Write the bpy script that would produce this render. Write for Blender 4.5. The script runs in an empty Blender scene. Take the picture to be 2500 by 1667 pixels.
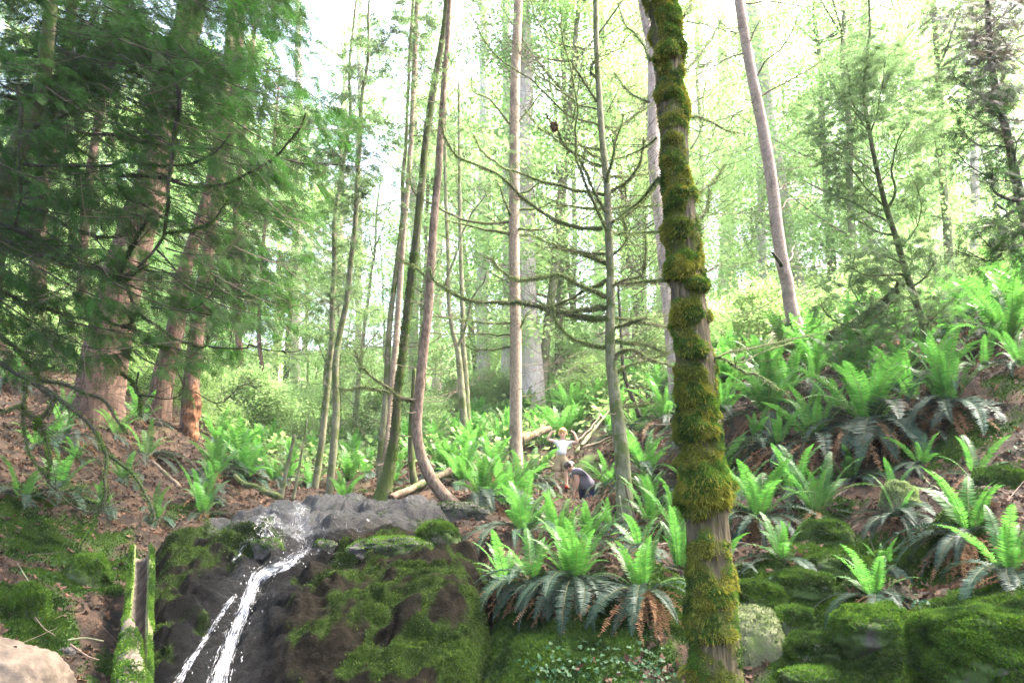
import bpy, math, random
import numpy as np
from mathutils import Vector, Matrix

random.seed(7)
RNG = np.random.default_rng(7)
C = bpy.context.scene.collection
scene = bpy.context.scene

# ------------------------------------------------------------------ camera
F_PX = 2083.0                 # focal length in photograph pixels (30 mm on 36 mm)
PITCH = math.radians(14.0)
EYE = np.array([0.0, 0.0, 1.6])
cam_data = bpy.data.cameras.new('camera')
cam = bpy.data.objects.new('camera', cam_data)
C.objects.link(cam)
cam.location = EYE
cam.rotation_euler = (math.radians(90) + PITCH, 0, 0)
cam_data.lens = 30.0
cam_data.sensor_width = 36.0
cam_data.clip_start = 0.1
cam_data.clip_end = 600.0
scene.camera = cam

# ------------------------------------------------------------------ world, sun, exposure
SUN_EL, SUN_ROT = math.radians(60), math.radians(70)
world = bpy.data.worlds.new('World')
scene.world = world
world.use_nodes = True
wn = world.node_tree
for n in list(wn.nodes):
    wn.nodes.remove(n)
sky = wn.nodes.new('ShaderNodeTexSky')
sky.sky_type = 'NISHITA'
sky.sun_disc = False
sky.sun_elevation = SUN_EL
sky.sun_rotation = SUN_ROT
sky.air_density = 1.0
sky.dust_density = 7.0
sky.ozone_density = 0.6
bg = wn.nodes.new('ShaderNodeBackground')
bg.inputs['Strength'].default_value = 0.15
wo = wn.nodes.new('ShaderNodeOutputWorld')
wn.links.new(sky.outputs[0], bg.inputs['Color'])
wn.links.new(bg.outputs[0], wo.inputs['Surface'])

sun_data = bpy.data.lights.new('sun', 'SUN')
sun_data.energy = 1.5
sun_data.angle = math.radians(14)
sun_data.color = (1.0, 0.96, 0.88)
sun = bpy.data.objects.new('sun', sun_data)
C.objects.link(sun)
# sky: rotation 0 = sun towards +Y, positive turns towards +X
sd = Vector((math.sin(SUN_ROT) * math.cos(SUN_EL), math.cos(SUN_ROT) * math.cos(SUN_EL), math.sin(SUN_EL)))
sun.rotation_euler = (-sd).to_track_quat('-Z', 'Y').to_euler()
sun.location = (0, 0, 60)

scene.view_settings.view_transform = 'Standard'
scene.view_settings.look = 'None'
scene.view_settings.exposure = 3.9
scene.view_settings.gamma = 1.0
cy = scene.cycles
cy.max_bounces = 8
cy.diffuse_bounces = 4
cy.glossy_bounces = 2
cy.transmission_bounces = 4
cy.volume_bounces = 1
cy.transparent_max_bounces = 6
cy.caustics_reflective = False
cy.caustics_refractive = False
cy.use_denoising = True
cy.denoiser = 'OPENIMAGEDENOISE'
cy.denoising_prefilter = 'NONE'
cy.denoising_input_passes = 'RGB_ALBEDO_NORMAL'
cy.use_adaptive_sampling = True
cy.adaptive_threshold = 0.006

# ------------------------------------------------------------------ helpers: pixels and depth
_c, _s = math.cos(PITCH), math.sin(PITCH)
def ray(px, py):
    u = (np.asarray(px, float) - 1250) / F_PX
    v = (833.5 - np.asarray(py, float)) / F_PX
    return np.stack([u, _c - v * _s, _s + v * _c], -1)
def P(px, py, d):
    """photograph pixel + distance along +Y -> world point"""
    r = ray(px, py)
    return EYE + r * (np.asarray(d, float) / r[..., 1])[..., None]
def mpp(py, d):
    """metres per photograph pixel at pixel row py and distance d"""
    v = (833.5 - py) / F_PX
    return d / (_c - v * _s) / F_PX
def proj(p):
    q = np.asarray(p, float) - EYE
    zc = q[..., 1] * _c + q[..., 2] * _s
    yc = -q[..., 1] * _s + q[..., 2] * _c
    return 1250 + F_PX * q[..., 0] / zc, 833.5 - F_PX * yc / zc

# ------------------------------------------------------------------ helpers: noise
_perm = np.random.default_rng(3).permutation(256)
_perm = np.concatenate([_perm, _perm, _perm])
_grad = np.random.default_rng(4).normal(size=(256, 3))
_grad /= np.linalg.norm(_grad, axis=1)[:, None]
def perlin(p):
    p = np.asarray(p, float)
    i = np.floor(p).astype(int)
    f = p - i
    i &= 255
    u = f * f * f * (f * (f * 6 - 15) + 10)
    out = 0
    for dx in (0, 1):
        for dy in (0, 1):
            for dz in (0, 1):
                h = _perm[_perm[_perm[i[..., 0] + dx & 255] + (i[..., 1] + dy & 255)] + (i[..., 2] + dz & 255)]
                g = _grad[h & 255]
                d = f - np.array([dx, dy, dz])
                w = (u[..., 0] if dx else 1 - u[..., 0]) * (u[..., 1] if dy else 1 - u[..., 1]) * (u[..., 2] if dz else 1 - u[..., 2])
                out = out + w * (g * d).sum(-1)
    return out * 1.5
def fbm(p, o=4, gain=.5, lac=2.03):
    p = np.asarray(p, float); a, s = 1.0, 0
    for k in range(o):
        s = s + a * perlin(p + k * 17.3); p = p * lac; a *= gain
    return s
def ridge(p, o=4):
    p = np.asarray(p, float); a, s = 1.0, 0
    for k in range(o):
        s = s + a * (1 - 2 * np.abs(perlin(p + k * 9.1))); p = p * 2.1; a *= .5
    return s
def sstep(a, b, x):
    t = np.clip((np.asarray(x, float) - a) / (b - a), 0, 1)
    return t * t * (3 - 2 * t)

# ------------------------------------------------------------------ helpers: meshes
class Geo:
    """collects vertices, quads and triangles for ONE mesh"""
    def __init__(s):
        s.v = []; s.q = []; s.t = []; s.qm = []; s.tm = []; s.n = 0
    def add(s, v, q=None, t=None, m=0):
        v = np.asarray(v, float).reshape(-1, 3)
        if q is not None and len(q):
            q = np.asarray(q, int).reshape(-1, 4); s.q.append(q + s.n); s.qm.append(np.full(len(q), m))
        if t is not None and len(t):
            t = np.asarray(t, int).reshape(-1, 3); s.t.append(t + s.n); s.tm.append(np.full(len(t), m))
        s.v.append(v); s.n += len(v)
    def arrays(s):
        V = np.concatenate(s.v) if s.v else np.zeros((0, 3))
        Q = np.concatenate(s.q) if s.q else np.zeros((0, 4), int)
        T = np.concatenate(s.t) if s.t else np.zeros((0, 3), int)
        M = np.concatenate([*s.qm, *s.tm]) if (s.qm or s.tm) else np.zeros(0, int)
        return V, Q, T, M
    def mesh(s, name, mats, smooth=True, attrs=None):
        V, Q, T, M = s.arrays()
        me = bpy.data.meshes.new(name)
        me.vertices.add(len(V)); me.vertices.foreach_set('co', V.astype(np.float32).ravel())
        nl = len(Q) * 4 + len(T) * 3
        me.loops.add(nl)
        me.loops.foreach_set('vertex_index', np.concatenate([Q.ravel(), T.ravel()]).astype(np.int32))
        me.polygons.add(len(Q) + len(T))
        st = np.concatenate([np.arange(len(Q)) * 4, len(Q) * 4 + np.arange(len(T)) * 3]).astype(np.int32)
        me.polygons.foreach_set('loop_start', st)
        me.update(calc_edges=True)
        mats = mats if isinstance(mats, (list, tuple)) else [mats]
        for m in mats:
            me.materials.append(m)
        if len(mats) > 1:
            me.polygons.foreach_set('material_index', M.astype(np.int32))
        me.polygons.foreach_set('use_smooth', np.full(len(Q) + len(T), smooth))
        for k, a in (attrs or {}).items():
            at = me.attributes.new(k, 'FLOAT', 'POINT')
            at.data.foreach_set('value', np.asarray(a, np.float32))
        me.validate()
        return me
    def obj(s, name, mats, parent=None, smooth=True, attrs=None):
        o = bpy.data.objects.new(name, s.mesh(name, mats, smooth, attrs))
        C.objects.link(o)
        if parent is not None:
            o.parent = parent
            if parent.type == 'EMPTY':
                o.matrix_parent_inverse = parent.matrix_basis.inverted()
        return o
def empty(name, loc=(0, 0, 0)):
    o = bpy.data.objects.new(name, None)
    o.empty_display_size = .2
    C.objects.link(o); o.location = loc
    return o
def tag(o, label, cat, group=None, kind=None):
    o['label'] = label; o['category'] = cat
    if group: o['group'] = group
    if kind: o['kind'] = kind
    return o
def thing(name, label, cat, loc=(0, 0, 0), group=None):
    return tag(empty(name, loc), label, cat, group)

def unit(a):
    return a / np.maximum(np.linalg.norm(a, axis=-1, keepdims=True), 1e-9)
def smooth_path(pts, n):
    """Catmull-Rom resampling of control rows (any columns)"""
    p = np.asarray(pts, float)
    if len(p) < 2: return p
    a = np.concatenate([[2 * p[0] - p[1]], p, [2 * p[-1] - p[-2]]])
    L = np.linalg.norm(np.diff(p[:, :3], axis=0), axis=1); cum = np.concatenate([[0], np.cumsum(L)])
    s = np.linspace(0, cum[-1], n)
    k = np.clip(np.searchsorted(cum, s, 'right') - 1, 0, len(p) - 2)
    t = ((s - cum[k]) / np.maximum(L[k], 1e-9))[:, None]
    p0, p1, p2, p3 = a[k], a[k + 1], a[k + 2], a[k + 3]
    return .5 * (2 * p1 + (p2 - p0) * t + (2 * p0 - 5 * p1 + 4 * p2 - p3) * t ** 2 + (3 * p1 - p0 - 3 * p2 + p3) * t ** 3)
def frames(path):
    T = unit(np.gradient(path, axis=0))
    ref = np.array([0.0, 1.0, 0.0]) if abs(T[:, 1]).mean() < .8 else np.array([0.0, 0.0, 1.0])
    A = unit(np.cross(T, ref)); B = np.cross(T, A)
    return T, A, B
def tube(geo, path, r, k=8, m=0, lump=0.0, lscale=3.0, cap=True, seed=0.0):
    path = np.asarray(path, float); n = len(path)
    r = np.broadcast_to(np.asarray(r, float), (n,))
    T, A, B = frames(path)
    th = np.linspace(0, 2 * np.pi, k, endpoint=False)
    dirs = np.cos(th)[None, :, None] * A[:, None] + np.sin(th)[None, :, None] * B[:, None]
    rr = np.broadcast_to(r[:, None], (n, k)).copy()
    if lump:
        q = path[:, None] + dirs * r[:, None, None]
        rr = rr * (1 + lump * fbm(q * lscale + seed, 3))
    v = path[:, None] + dirs * rr[..., None]
    i = np.arange(n - 1)[:, None] * k; j = np.arange(k)[None]
    q = np.stack([i + j, i + (j + 1) % k, i + k + (j + 1) % k, i + k + j], -1).reshape(-1, 4)
    V = v.reshape(-1, 3); t = []
    if cap:
        V = np.concatenate([V, path[:1], path[-1:]])
        for jj in range(k):
            t.append((n * k, (jj + 1) % k, jj)); t.append((n * k + 1, (n - 1) * k + jj, (n - 1) * k + (jj + 1) % k))
    geo.add(V, q, t, m)
    return v, dirs
def blades(geo, pts, nrm, length, width, m=0, spread=.6, droop=0.0, rng=RNG):
    """small two-triangle tufts standing on a surface"""
    n = len(pts)
    if n == 0: return
    d = unit(nrm + rng.normal(size=(n, 3)) * spread + np.array([0, 0, -droop]))
    side = unit(np.cross(d, rng.normal(size=(n, 3))))
    L = (length * rng.uniform(.5, 1.4, n))[:, None] if np.ndim(length) == 0 else (length * rng.uniform(.5, 1.4, n))[:, None]
    w = width * rng.uniform(.6, 1.4, n)[:, None]
    a = pts - side * w * .5; b = pts + side * w * .5; c = pts + d * L * .55 + side * w * .6; e = pts + d * L
    c2 = pts + d * L * .55 - side * w * .6
    V = np.stack([a, b, c, e, c2], 1).reshape(-1, 3)
    base = np.arange(n)[:, None] * 5
    t = np.concatenate([base + [0, 1, 2], base + [0, 2, 4], base + [4, 2, 3]], 0)
    geo.add(V, None, t, m)
def sample_mesh(V, Q, T, n, rng=RNG, weight=None):
    """random points and normals on a mesh given as arrays"""
    tri = np.concatenate([Q[:, [0, 1, 2]], Q[:, [0, 2, 3]], T]) if len(Q) else T
    a, b, c = V[tri[:, 0]], V[tri[:, 1]], V[tri[:, 2]]
    nr = np.cross(b - a, c - a); ar = np.linalg.norm(nr, axis=1)
    if weight is not None:
        ar = ar * weight[tri].mean(1)
    pr = ar / ar.sum()
    k = rng.choice(len(tri), n, p=pr)
    u, v = rng.random(n), rng.random(n); fl = u + v > 1
    u[fl], v[fl] = 1 - u[fl], 1 - v[fl]
    return a[k] + (b[k] - a[k]) * u[:, None] + (c[k] - a[k]) * v[:, None], unit(nr[k])
def stamp(geo, TV, TQ, TT, pos, X, Yv, Z, scale, m=0):
    """copies of a template placed by frames, realised into one mesh"""
    n = len(pos)
    if n == 0: return
    scale = np.broadcast_to(np.asarray(scale, float), (n,))
    R = np.stack([X, Yv, Z], 1) * scale[:, None, None]
    V = np.einsum('vk,nkj->nvj', TV, R) + pos[:, None]
    off = (np.arange(n) * len(TV))[:, None, None]
    q = (TQ[None] + off).reshape(-1, 4) if len(TQ) else None
    t = (TT[None] + off).reshape(-1, 3) if len(TT) else None
    geo.add(V.reshape(-1, 3), q, t, m)

# ------------------------------------------------------------------ helpers: materials
def new_mat(name):
    m = bpy.data.materials.new(name); m.use_nodes = True
    nt = m.node_tree
    for n in list(nt.nodes): nt.nodes.remove(n)
    out = nt.nodes.new('ShaderNodeOutputMaterial')
    return m, nt, out
def N(nt, t, **kw):
    n = nt.nodes.new(t)
    for k, v in kw.items(): setattr(n, k, v)
    return n
def rgba(c): return (c[0], c[1], c[2], 1)
def mixc(nt, fac, a, b):
    n = N(nt, 'ShaderNodeMix', data_type='RGBA')
    if isinstance(fac, (int, float)): n.inputs[0].default_value = fac
    else: nt.links.new(fac, n.inputs[0])
    for s, v in ((6, a), (7, b)):
        if isinstance(v, tuple): n.inputs[s].default_value = rgba(v)
        else: nt.links.new(v, n.inputs[s])
    return n.outputs[2]
def noise(nt, scale, detail=4, vec=None, rough=.6, stretch=None):
    n = N(nt, 'ShaderNodeTexNoise'); n.inputs['Scale'].default_value = scale
    n.inputs['Detail'].default_value = detail; n.inputs['Roughness'].default_value = rough
    if vec is None:
        tc = N(nt, 'ShaderNodeTexCoord'); vec = tc.outputs['Object']
    if stretch:
        mp = N(nt, 'ShaderNodeMapping'); mp.inputs['Scale'].default_value = stretch
        nt.links.new(vec, mp.inputs['Vector']); vec = mp.outputs[0]
    nt.links.new(vec, n.inputs['Vector'])
    return n.outputs['Fac']
def ramp(nt, fac, lo, hi):
    n = N(nt, 'ShaderNodeMapRange', interpolation_type='SMOOTHSTEP')
    nt.links.new(fac, n.inputs[0]); n.inputs[1].default_value = lo; n.inputs[2].default_value = hi
    return n.outputs[0]
def leaf_mat(name, a, b, c=None, trans=.45, rough=.5, spec=.3, tcol=None):
    """two-sided leaf: diffuse and gloss on top, light through from behind"""
    m, nt, out = new_mat(name)
    g = N(nt, 'ShaderNodeNewGeometry')
    col = mixc(nt, g.outputs['Random Per Island'], a, b)
    if c is not None:
        col = mixc(nt, ramp(nt, noise(nt, 3.1, 4), .42, .62), col, c)
    oi = N(nt, 'ShaderNodeObjectInfo')
    hs = N(nt, 'ShaderNodeHueSaturation')
    mr = N(nt, 'ShaderNodeMapRange'); nt.links.new(oi.outputs['Random'], mr.inputs[0])
    mr.inputs[3].default_value = .6; mr.inputs[4].default_value = 1.25
    nt.links.new(mr.outputs[0], hs.inputs['Value']); nt.links.new(col, hs.inputs['Color'])
    col = hs.outputs[0]
    p = N(nt, 'ShaderNodeBsdfPrincipled')
    nt.links.new(col, p.inputs['Base Color']); p.inputs['Roughness'].default_value = rough
    p.inputs['Specular IOR Level'].default_value = spec
    if trans > 0:
        tr = N(nt, 'ShaderNodeBsdfTranslucent')
        hs2 = N(nt, 'ShaderNodeHueSaturation'); hs2.inputs['Saturation'].default_value = 1.0; hs2.inputs['Value'].default_value = 1.7
        nt.links.new(col, hs2.inputs['Color']); nt.links.new(hs2.outputs[0], tr.inputs['Color'])
        mx = N(nt, 'ShaderNodeMixShader'); mx.inputs[0].default_value = trans
        nt.links.new(p.outputs[0], mx.inputs[1]); nt.links.new(tr.outputs[0], mx.inputs[2])
        nt.links.new(mx.outputs[0], out.inputs['Surface'])
    else:
        nt.links.new(p.outputs[0], out.inputs['Surface'])
    return m
def bark_mat(name, a, b, moss=None, moss_lo=.5, moss_hi=.6, stretch=(1, 1, .18), sc=26, bump=.6, rough=.85, attr=None):
    m, nt, out = new_mat(name)
    f = noise(nt, sc, 6, stretch=stretch, rough=.65)
    col = mixc(nt, ramp(nt, f, .35, .68), a, b)
    big = noise(nt, 2.4, 3)
    col = mixc(nt, ramp(nt, big, .45, .75), col, tuple(x * .7 for x in a))
    if moss:
        fm = noise(nt, 5.0, 6)
        if attr:
            at = N(nt, 'ShaderNodeAttribute', attribute_name=attr)
            ad = N(nt, 'ShaderNodeMath', operation='ADD'); nt.links.new(at.outputs['Fac'], ad.inputs[0]); nt.links.new(fm, ad.inputs[1])
            fm = ad.outputs[0]
        mc = mixc(nt, noise(nt, 38, 3), moss, tuple(x * .45 for x in moss))
        col = mixc(nt, ramp(nt, fm, moss_lo, moss_hi), col, mc)
    p = N(nt, 'ShaderNodeBsdfPrincipled'); nt.links.new(col, p.inputs['Base Color'])
    p.inputs['Roughness'].default_value = rough; p.inputs['Specular IOR Level'].default_value = .2
    bp = N(nt, 'ShaderNodeBump'); bp.inputs['Strength'].default_value = bump; bp.inputs['Distance'].default_value = .02
    nt.links.new(f, bp.inputs['Height']); nt.links.new(bp.outputs[0], p.inputs['Normal'])
    nt.links.new(p.outputs[0], out.inputs['Surface'])
    return m
def plain_mat(name, a, b=None, rough=.7, sc=30, bump=.15, spec=.3):
    m, nt, out = new_mat(name)
    f = noise(nt, sc, 4)
    col = mixc(nt, f, a, b or tuple(x * .8 for x in a))
    p = N(nt, 'ShaderNodeBsdfPrincipled'); nt.links.new(col, p.inputs['Base Color'])
    p.inputs['Roughness'].default_value = rough; p.inputs['Specular IOR Level'].default_value = spec
    bp = N(nt, 'ShaderNodeBump'); bp.inputs['Strength'].default_value = bump; bp.inputs['Distance'].default_value = .01
    nt.links.new(f, bp.inputs['Height']); nt.links.new(bp.outputs[0], p.inputs['Normal'])
    nt.links.new(p.outputs[0], out.inputs['Surface'])
    return m

M = {}
M['fern'] = leaf_mat('fern_green', (.032, .125, .018), (.08, .20, .032), trans=.42, rough=.45)
M['fern_old'] = leaf_mat('fern_dark', (.012, .036, .02), (.028, .06, .036), trans=.15, rough=.55, spec=.16)
M['fern_dead'] = leaf_mat('fern_dry', (.12, .065, .03), (.25, .14, .07), trans=.2, rough=.8, spec=.1)
M['stalk'] = plain_mat('fern_stalk', (.13, .12, .035), rough=.6)
M['cedar'] = leaf_mat('cedar_needles', (.015, .052, .008), (.032, .092, .014), (.026, .044, .015), trans=.42, rough=.65, spec=.08)
M['conifer_pale'] = leaf_mat('pale_conifer_needles', (.05, .095, .035), (.09, .14, .055), trans=.5, rough=.6, spec=.08)
M['twig_brown'] = leaf_mat('dry_brown_needles', (.07, .05, .04), (.10, .085, .05), (.05, .08, .04), trans=.3, rough=.6)
M['maple'] = leaf_mat('broad_leaf_green', (.15, .27, .08), (.23, .35, .13), trans=.6, rough=.5)  # both broad-leaf greens are paled in place of thicker haze over the wood
M['maple2'] = leaf_mat('broad_leaf_yellow_green', (.20, .31, .10), (.28, .38, .15), trans=.6, rough=.5)
M['shrub'] = leaf_mat('shrub_leaf', (.11, .19, .05), (.18, .27, .09), trans=.55, rough=.5)
M['moss'] = leaf_mat('moss_green', (.03, .085, .009), (.085, .145, .017), (.02, .045, .008), trans=.3, rough=.8, spec=.1)
M['moss_rock'] = leaf_mat('thin_rock_moss', (.018, .042, .007), (.055, .085, .013), (.012, .022, .005), trans=.25, rough=.85, spec=.08)
M['moss_gold'] = leaf_mat('moss_golden', (.10, .11, .011), (.20, .19, .028), (.06, .085, .010), trans=.3, rough=.85, spec=.1)
M['moss_pale'] = leaf_mat('moss_pale', (.10, .14, .05), (.16, .20, .08), trans=.35, rough=.85, spec=.1)
M['litter'] = leaf_mat('dead_leaf', (.055, .030, .018), (.135, .078, .048), (.028, .018, .011), trans=.12, rough=.75, spec=.15)
M['ivy'] = leaf_mat('ivy_leaf', (.015, .06, .018), (.035, .095, .035), trans=.2, rough=.5, spec=.15)
M['bark_main'] = bark_mat('mossy_bark', (.036, .029, .016), (.13, .10, .052), moss=(.075, .08, .012), moss_lo=.62, moss_hi=.8, attr='moss', bump=1.0, sc=34, stretch=(1, 1, .12))
M['bark_pink'] = bark_mat('slim_pinkish_bark', (.21, .155, .11), (.38, .295, .215), stretch=(1, 1, .5), sc=30, bump=.4)
M['bark_grey'] = bark_mat('grey_green_bark', (.11, .115, .065), (.21, .20, .12), moss=(.10, .13, .035), stretch=(1, 1, .3), bump=.5)
M['bark_pale'] = bark_mat('pale_rough_bark', (.24, .19, .165), (.42, .345, .31), sc=20, bump=1.0)
M['bark_brown'] = bark_mat('brown_bark', (.06, .036, .024), (.17, .105, .075), sc=18, bump=1.0)
M['bark_dark'] = bark_mat('dark_branch_bark', (.022, .02, .012), (.055, .048, .03), moss=(.035, .06, .012), moss_lo=.48, moss_hi=.62)
M['bark_moss'] = bark_mat('moss_covered_bark', (.05, .05, .025), (.12, .11, .06), moss=(.075, .105, .02), moss_lo=.40, moss_hi=.55)
M['twig'] = plain_mat('thin_dry_twig', (.12, .085, .06), rough=.8)
M['bark_far'] = bark_mat('haze_paled_bark', (.34, .285, .255), (.52, .455, .42), sc=20, bump=.6)  # bark colour paled in place of haze on the far trunks
M['wood_orange'] = bark_mat('rotten_orange_wood', (.09, .038, .016), (.26, .125, .06), sc=24, bump=1.2)
M['log'] = bark_mat('old_log_wood', (.10, .07, .045), (.21, .155, .105), moss=(.08, .12, .03), moss_lo=.52, moss_hi=.62)
M['log_bare'] = bark_mat('bare_grey_wood', (.05, .04, .03), (.16, .13, .10), sc=30, stretch=(1, .1, .1))
# ================================================================== terrain
CTRL = [  # pixel x, pixel y, distance
 (1900,1660,6.2),(2130,1440,7.2),(1870,1330,8.2),(2380,1330,7.4),(2080,1130,9.8),(2260,1060,9.8),(2480,900,9.6),
 (2430,830,12),(1975,860,15),(1750,920,15),(1500,1010,20),(1380,1216,16),(1440,1262,14.2),(1510,1330,12),(2500,720,14),
 (1255,1150,15),(1060,1222,12.6),(940,1226,12.8),(1140,1080,20),(1700,1050,12.5),(1560,1440,7.8),(1400,1430,7.9),(1250,1560,7.2),
 (1600,1280,11),(1180,1280,11),(700,1140,20),(600,1170,15),(450,1010,18),(2300,1560,5.6),(2480,1640,4.9),(1500,1660,6.4),
 (300,1150,13),(100,1050,12.5),(0,950,14),(0,1300,9),(150,1520,7.4),(330,1330,10),(220,1660,6.4),(-150,1500,7),
 (750,1233,11.6),(1000,1236,11.6),(850,1224,14),(740,1330,10),(640,1410,8.8),(540,1660,7.3),(1000,1400,9.0),(1120,1660,6.9),
 (420,1440,9),(390,1660,7.1),(600,1300,10.4),(1180,1340,9.6),(820,1480,8.2),(900,1660,7.0),
 (1000,1020,38),(1300,940,40),(1700,860,32),(2200,770,28),(2550,640,22),(600,1040,32),(200,900,26),(-150,800,18),(1250,860,90),(0,800,80),(2500,560,70),
 (850,1110,26),
]
_cp = np.array([P(a, b, d) for a, b, d in CTRL])
_extra = np.array([(0,0,-.3),(-5,0,0.4),(6,0,.6),(0,3,-.3),(-5.5,4,.9),(6,4,1.3),(0,5.2,-.2),(-2,5.5,-.15),(2.2,5,.1),(-14,8,6),(-25,20,11),(12,8,6),(20,18,14),(9,4,3.5),(-10,3,3),
                   (-40,40,18),(45,40,26),(-60,90,30),(60,90,40),(0,-6,-.3),(0,130,36)])
_cp = np.concatenate([_cp, _extra])
def _warp(xy):
    """compress far distances so that near and far points weigh alike"""
    r = np.linalg.norm(xy, axis=-1, keepdims=True)
    return xy / np.maximum(r, 1e-6) * np.log1p(r / 5.0) * 5.0
_w = _warp(_cp[:, :2])
def _U(r2): return np.where(r2 > 0, r2 * np.log(np.maximum(r2, 1e-12)) * .5, 0)
_K = _U(((_w[:, None] - _w[None]) ** 2).sum(-1)) + np.eye(len(_w)) * .12
_Pm = np.concatenate([np.ones((len(_w), 1)), _w], 1)
_A = np.block([[_K, _Pm], [_Pm.T, np.zeros((3, 3))]])
_sol = np.linalg.solve(_A, np.concatenate([_cp[:, 2], np.zeros(3)]))
def _tps(x, y):
    q = _warp(np.stack([np.asarray(x, float), np.asarray(y, float)], -1))
    sh = q.shape[:-1]; q = q.reshape(-1, 2)
    out = np.empty(len(q))
    for k in range(0, len(q), 40000):
        c = q[k:k + 40000]
        r2 = ((c[:, None] - _w[None]) ** 2).sum(-1)
        out[k:k + 40000] = _U(r2) @ _sol[:-3] + _sol[-3] + c @ _sol[-2:]
    return out.reshape(sh)
class Grid:
    """bilinear table of a height function"""
    def __init__(s, fn, x0, x1, y0, y1, st):
        s.x0, s.y0, s.st = x0, y0, st
        X, Y = np.meshgrid(np.arange(x0, x1 + st, st), np.arange(y0, y1 + st, st))
        s.z = fn(X, Y); s.ny, s.nx = s.z.shape
    def inside(s, x, y):
        return (x > s.x0) & (x < s.x0 + (s.nx - 2) * s.st) & (y > s.y0) & (y < s.y0 + (s.ny - 2) * s.st)
    def __call__(s, x, y):
        fx = np.clip((np.asarray(x, float) - s.x0) / s.st, 0, s.nx - 1.001); fy = np.clip((np.asarray(y, float) - s.y0) / s.st, 0, s.ny - 1.001)
        i, j = fx.astype(int), fy.astype(int); a, b = fx - i, fy - j
        z = s.z
        return (z[j, i] * (1 - a) + z[j, i + 1] * a) * (1 - b) + (z[j + 1, i] * (1 - a) + z[j + 1, i + 1] * a) * b
def nested(near, far):
    def f(x, y):
        x = np.asarray(x, float); y = np.asarray(y, float)
        return np.where(near.inside(x, y), near(x, y), far(x, y))
    return f
base_h = nested(Grid(_tps, -17, 17, -2, 30, .12), Grid(_tps, -140, 140, -12, 152, 1.0))
def cast(px, py, fn, d0=2.5, d1=110, step=1.008):
    """first hit of pixel rays with a height function"""
    px, py = np.broadcast_arrays(np.asarray(px, float), np.asarray(py, float))
    r = ray(px, py); r = r / r[..., 1:2]
    ds = [d0]
    while ds[-1] < d1: ds.append(ds[-1] * step)
    hit = np.full(px.shape, np.nan)
    for d in ds:
        p = EYE + r * d
        todo = np.isnan(hit)
        if not todo.any(): break
        below = np.zeros_like(todo); below[todo] = p[todo][:, 2] < fn(p[todo][:, 0], p[todo][:, 1])
        hit[below] = d
    hit = np.where(np.isnan(hit), d1, hit)
    return EYE + r * hit[..., None]

# -------- the rock ledge of the fall: outline in plan, found from the smooth ground
ROCK_PX = [(350,1900),(345,1660),(340,1440),(385,1330),(520,1285),(600,1246),(690,1231),(820,1229),(1000,1231),(1085,1237),(1130,1290),(1185,1350),(1200,1430),(1195,1520),(1180,1667),(1170,1900)]
_poly = np.array([cast(a, b, base_h)[:2] for a, b in ROCK_PX])
_poly[-1] = (-.25, 5.0); _poly[0] = (-2.6, 5.0)
# let the lip run back into the stream bed behind
for _i in range(6, 9): _poly[_i, 1] += .5
def poly_sd(x, y):
    p = np.stack([x, y], -1)[..., None, :]
    a = _poly; b = np.roll(_poly, -1, 0); e = b - a
    t = np.clip(((p - a) * e).sum(-1) / (e * e).sum(-1), 0, 1)
    d = np.linalg.norm(p - a - t[..., None] * e, axis=-1).min(-1)
    ya, yb = a[:, 1], b[:, 1]
    c = ((ya > p[..., 1]) != (yb > p[..., 1])) & (p[..., 0] < (b[:, 0] - a[:, 0]) * (p[..., 1] - ya) / np.where(yb == ya, 1e-9, yb - ya) + a[:, 0])
    ins = c.sum(-1) % 2 == 1
    return np.where(ins, d, -d)
BUMPS = [  # px, py, radius m, height m: humps and hollows of the rock face
 (575,1345,.45,.13),(900,1520,1.15,.24),(1050,1480,.7,.12),(470,1480,.65,.12),(930,1340,.5,.14),(1060,1420,.4,.07),(640,1345,.25,.10),
 (730,1385,.16,.06),(790,1352,.28,.08),(740,1327,.25,-.10),(1000,1292,.35,-.12),(1085,1285,.4,-.28),(450,1330,.5,.16),(700,1600,.5,.12),(1110,1560,.5,.16),(810,1300,.25,.07),(560,1560,.35,-.10),
]
_bumps = [(cast(a, b, base_h), r, h) for a, b, r, h in BUMPS]
WATER_PX = [(748,1234),(730,1262),(733,1296),(748,1322),(738,1352),(700,1380),(650,1400),(622,1430),(602,1485),(572,1552),(541,1641),(520,1720)]
_wp = np.array([cast(a, b, base_h) for a, b in WATER_PX])
def path_d(x, y, pts):
    p = np.stack([x, y], -1)[..., None, :]; a = pts[:-1, :2]; e = pts[1:, :2] - a
    t = np.clip(((p - a) * e).sum(-1) / (e * e).sum(-1), 0, 1)
    return np.linalg.norm(p - a - t[..., None] * e, axis=-1).min(-1)
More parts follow.
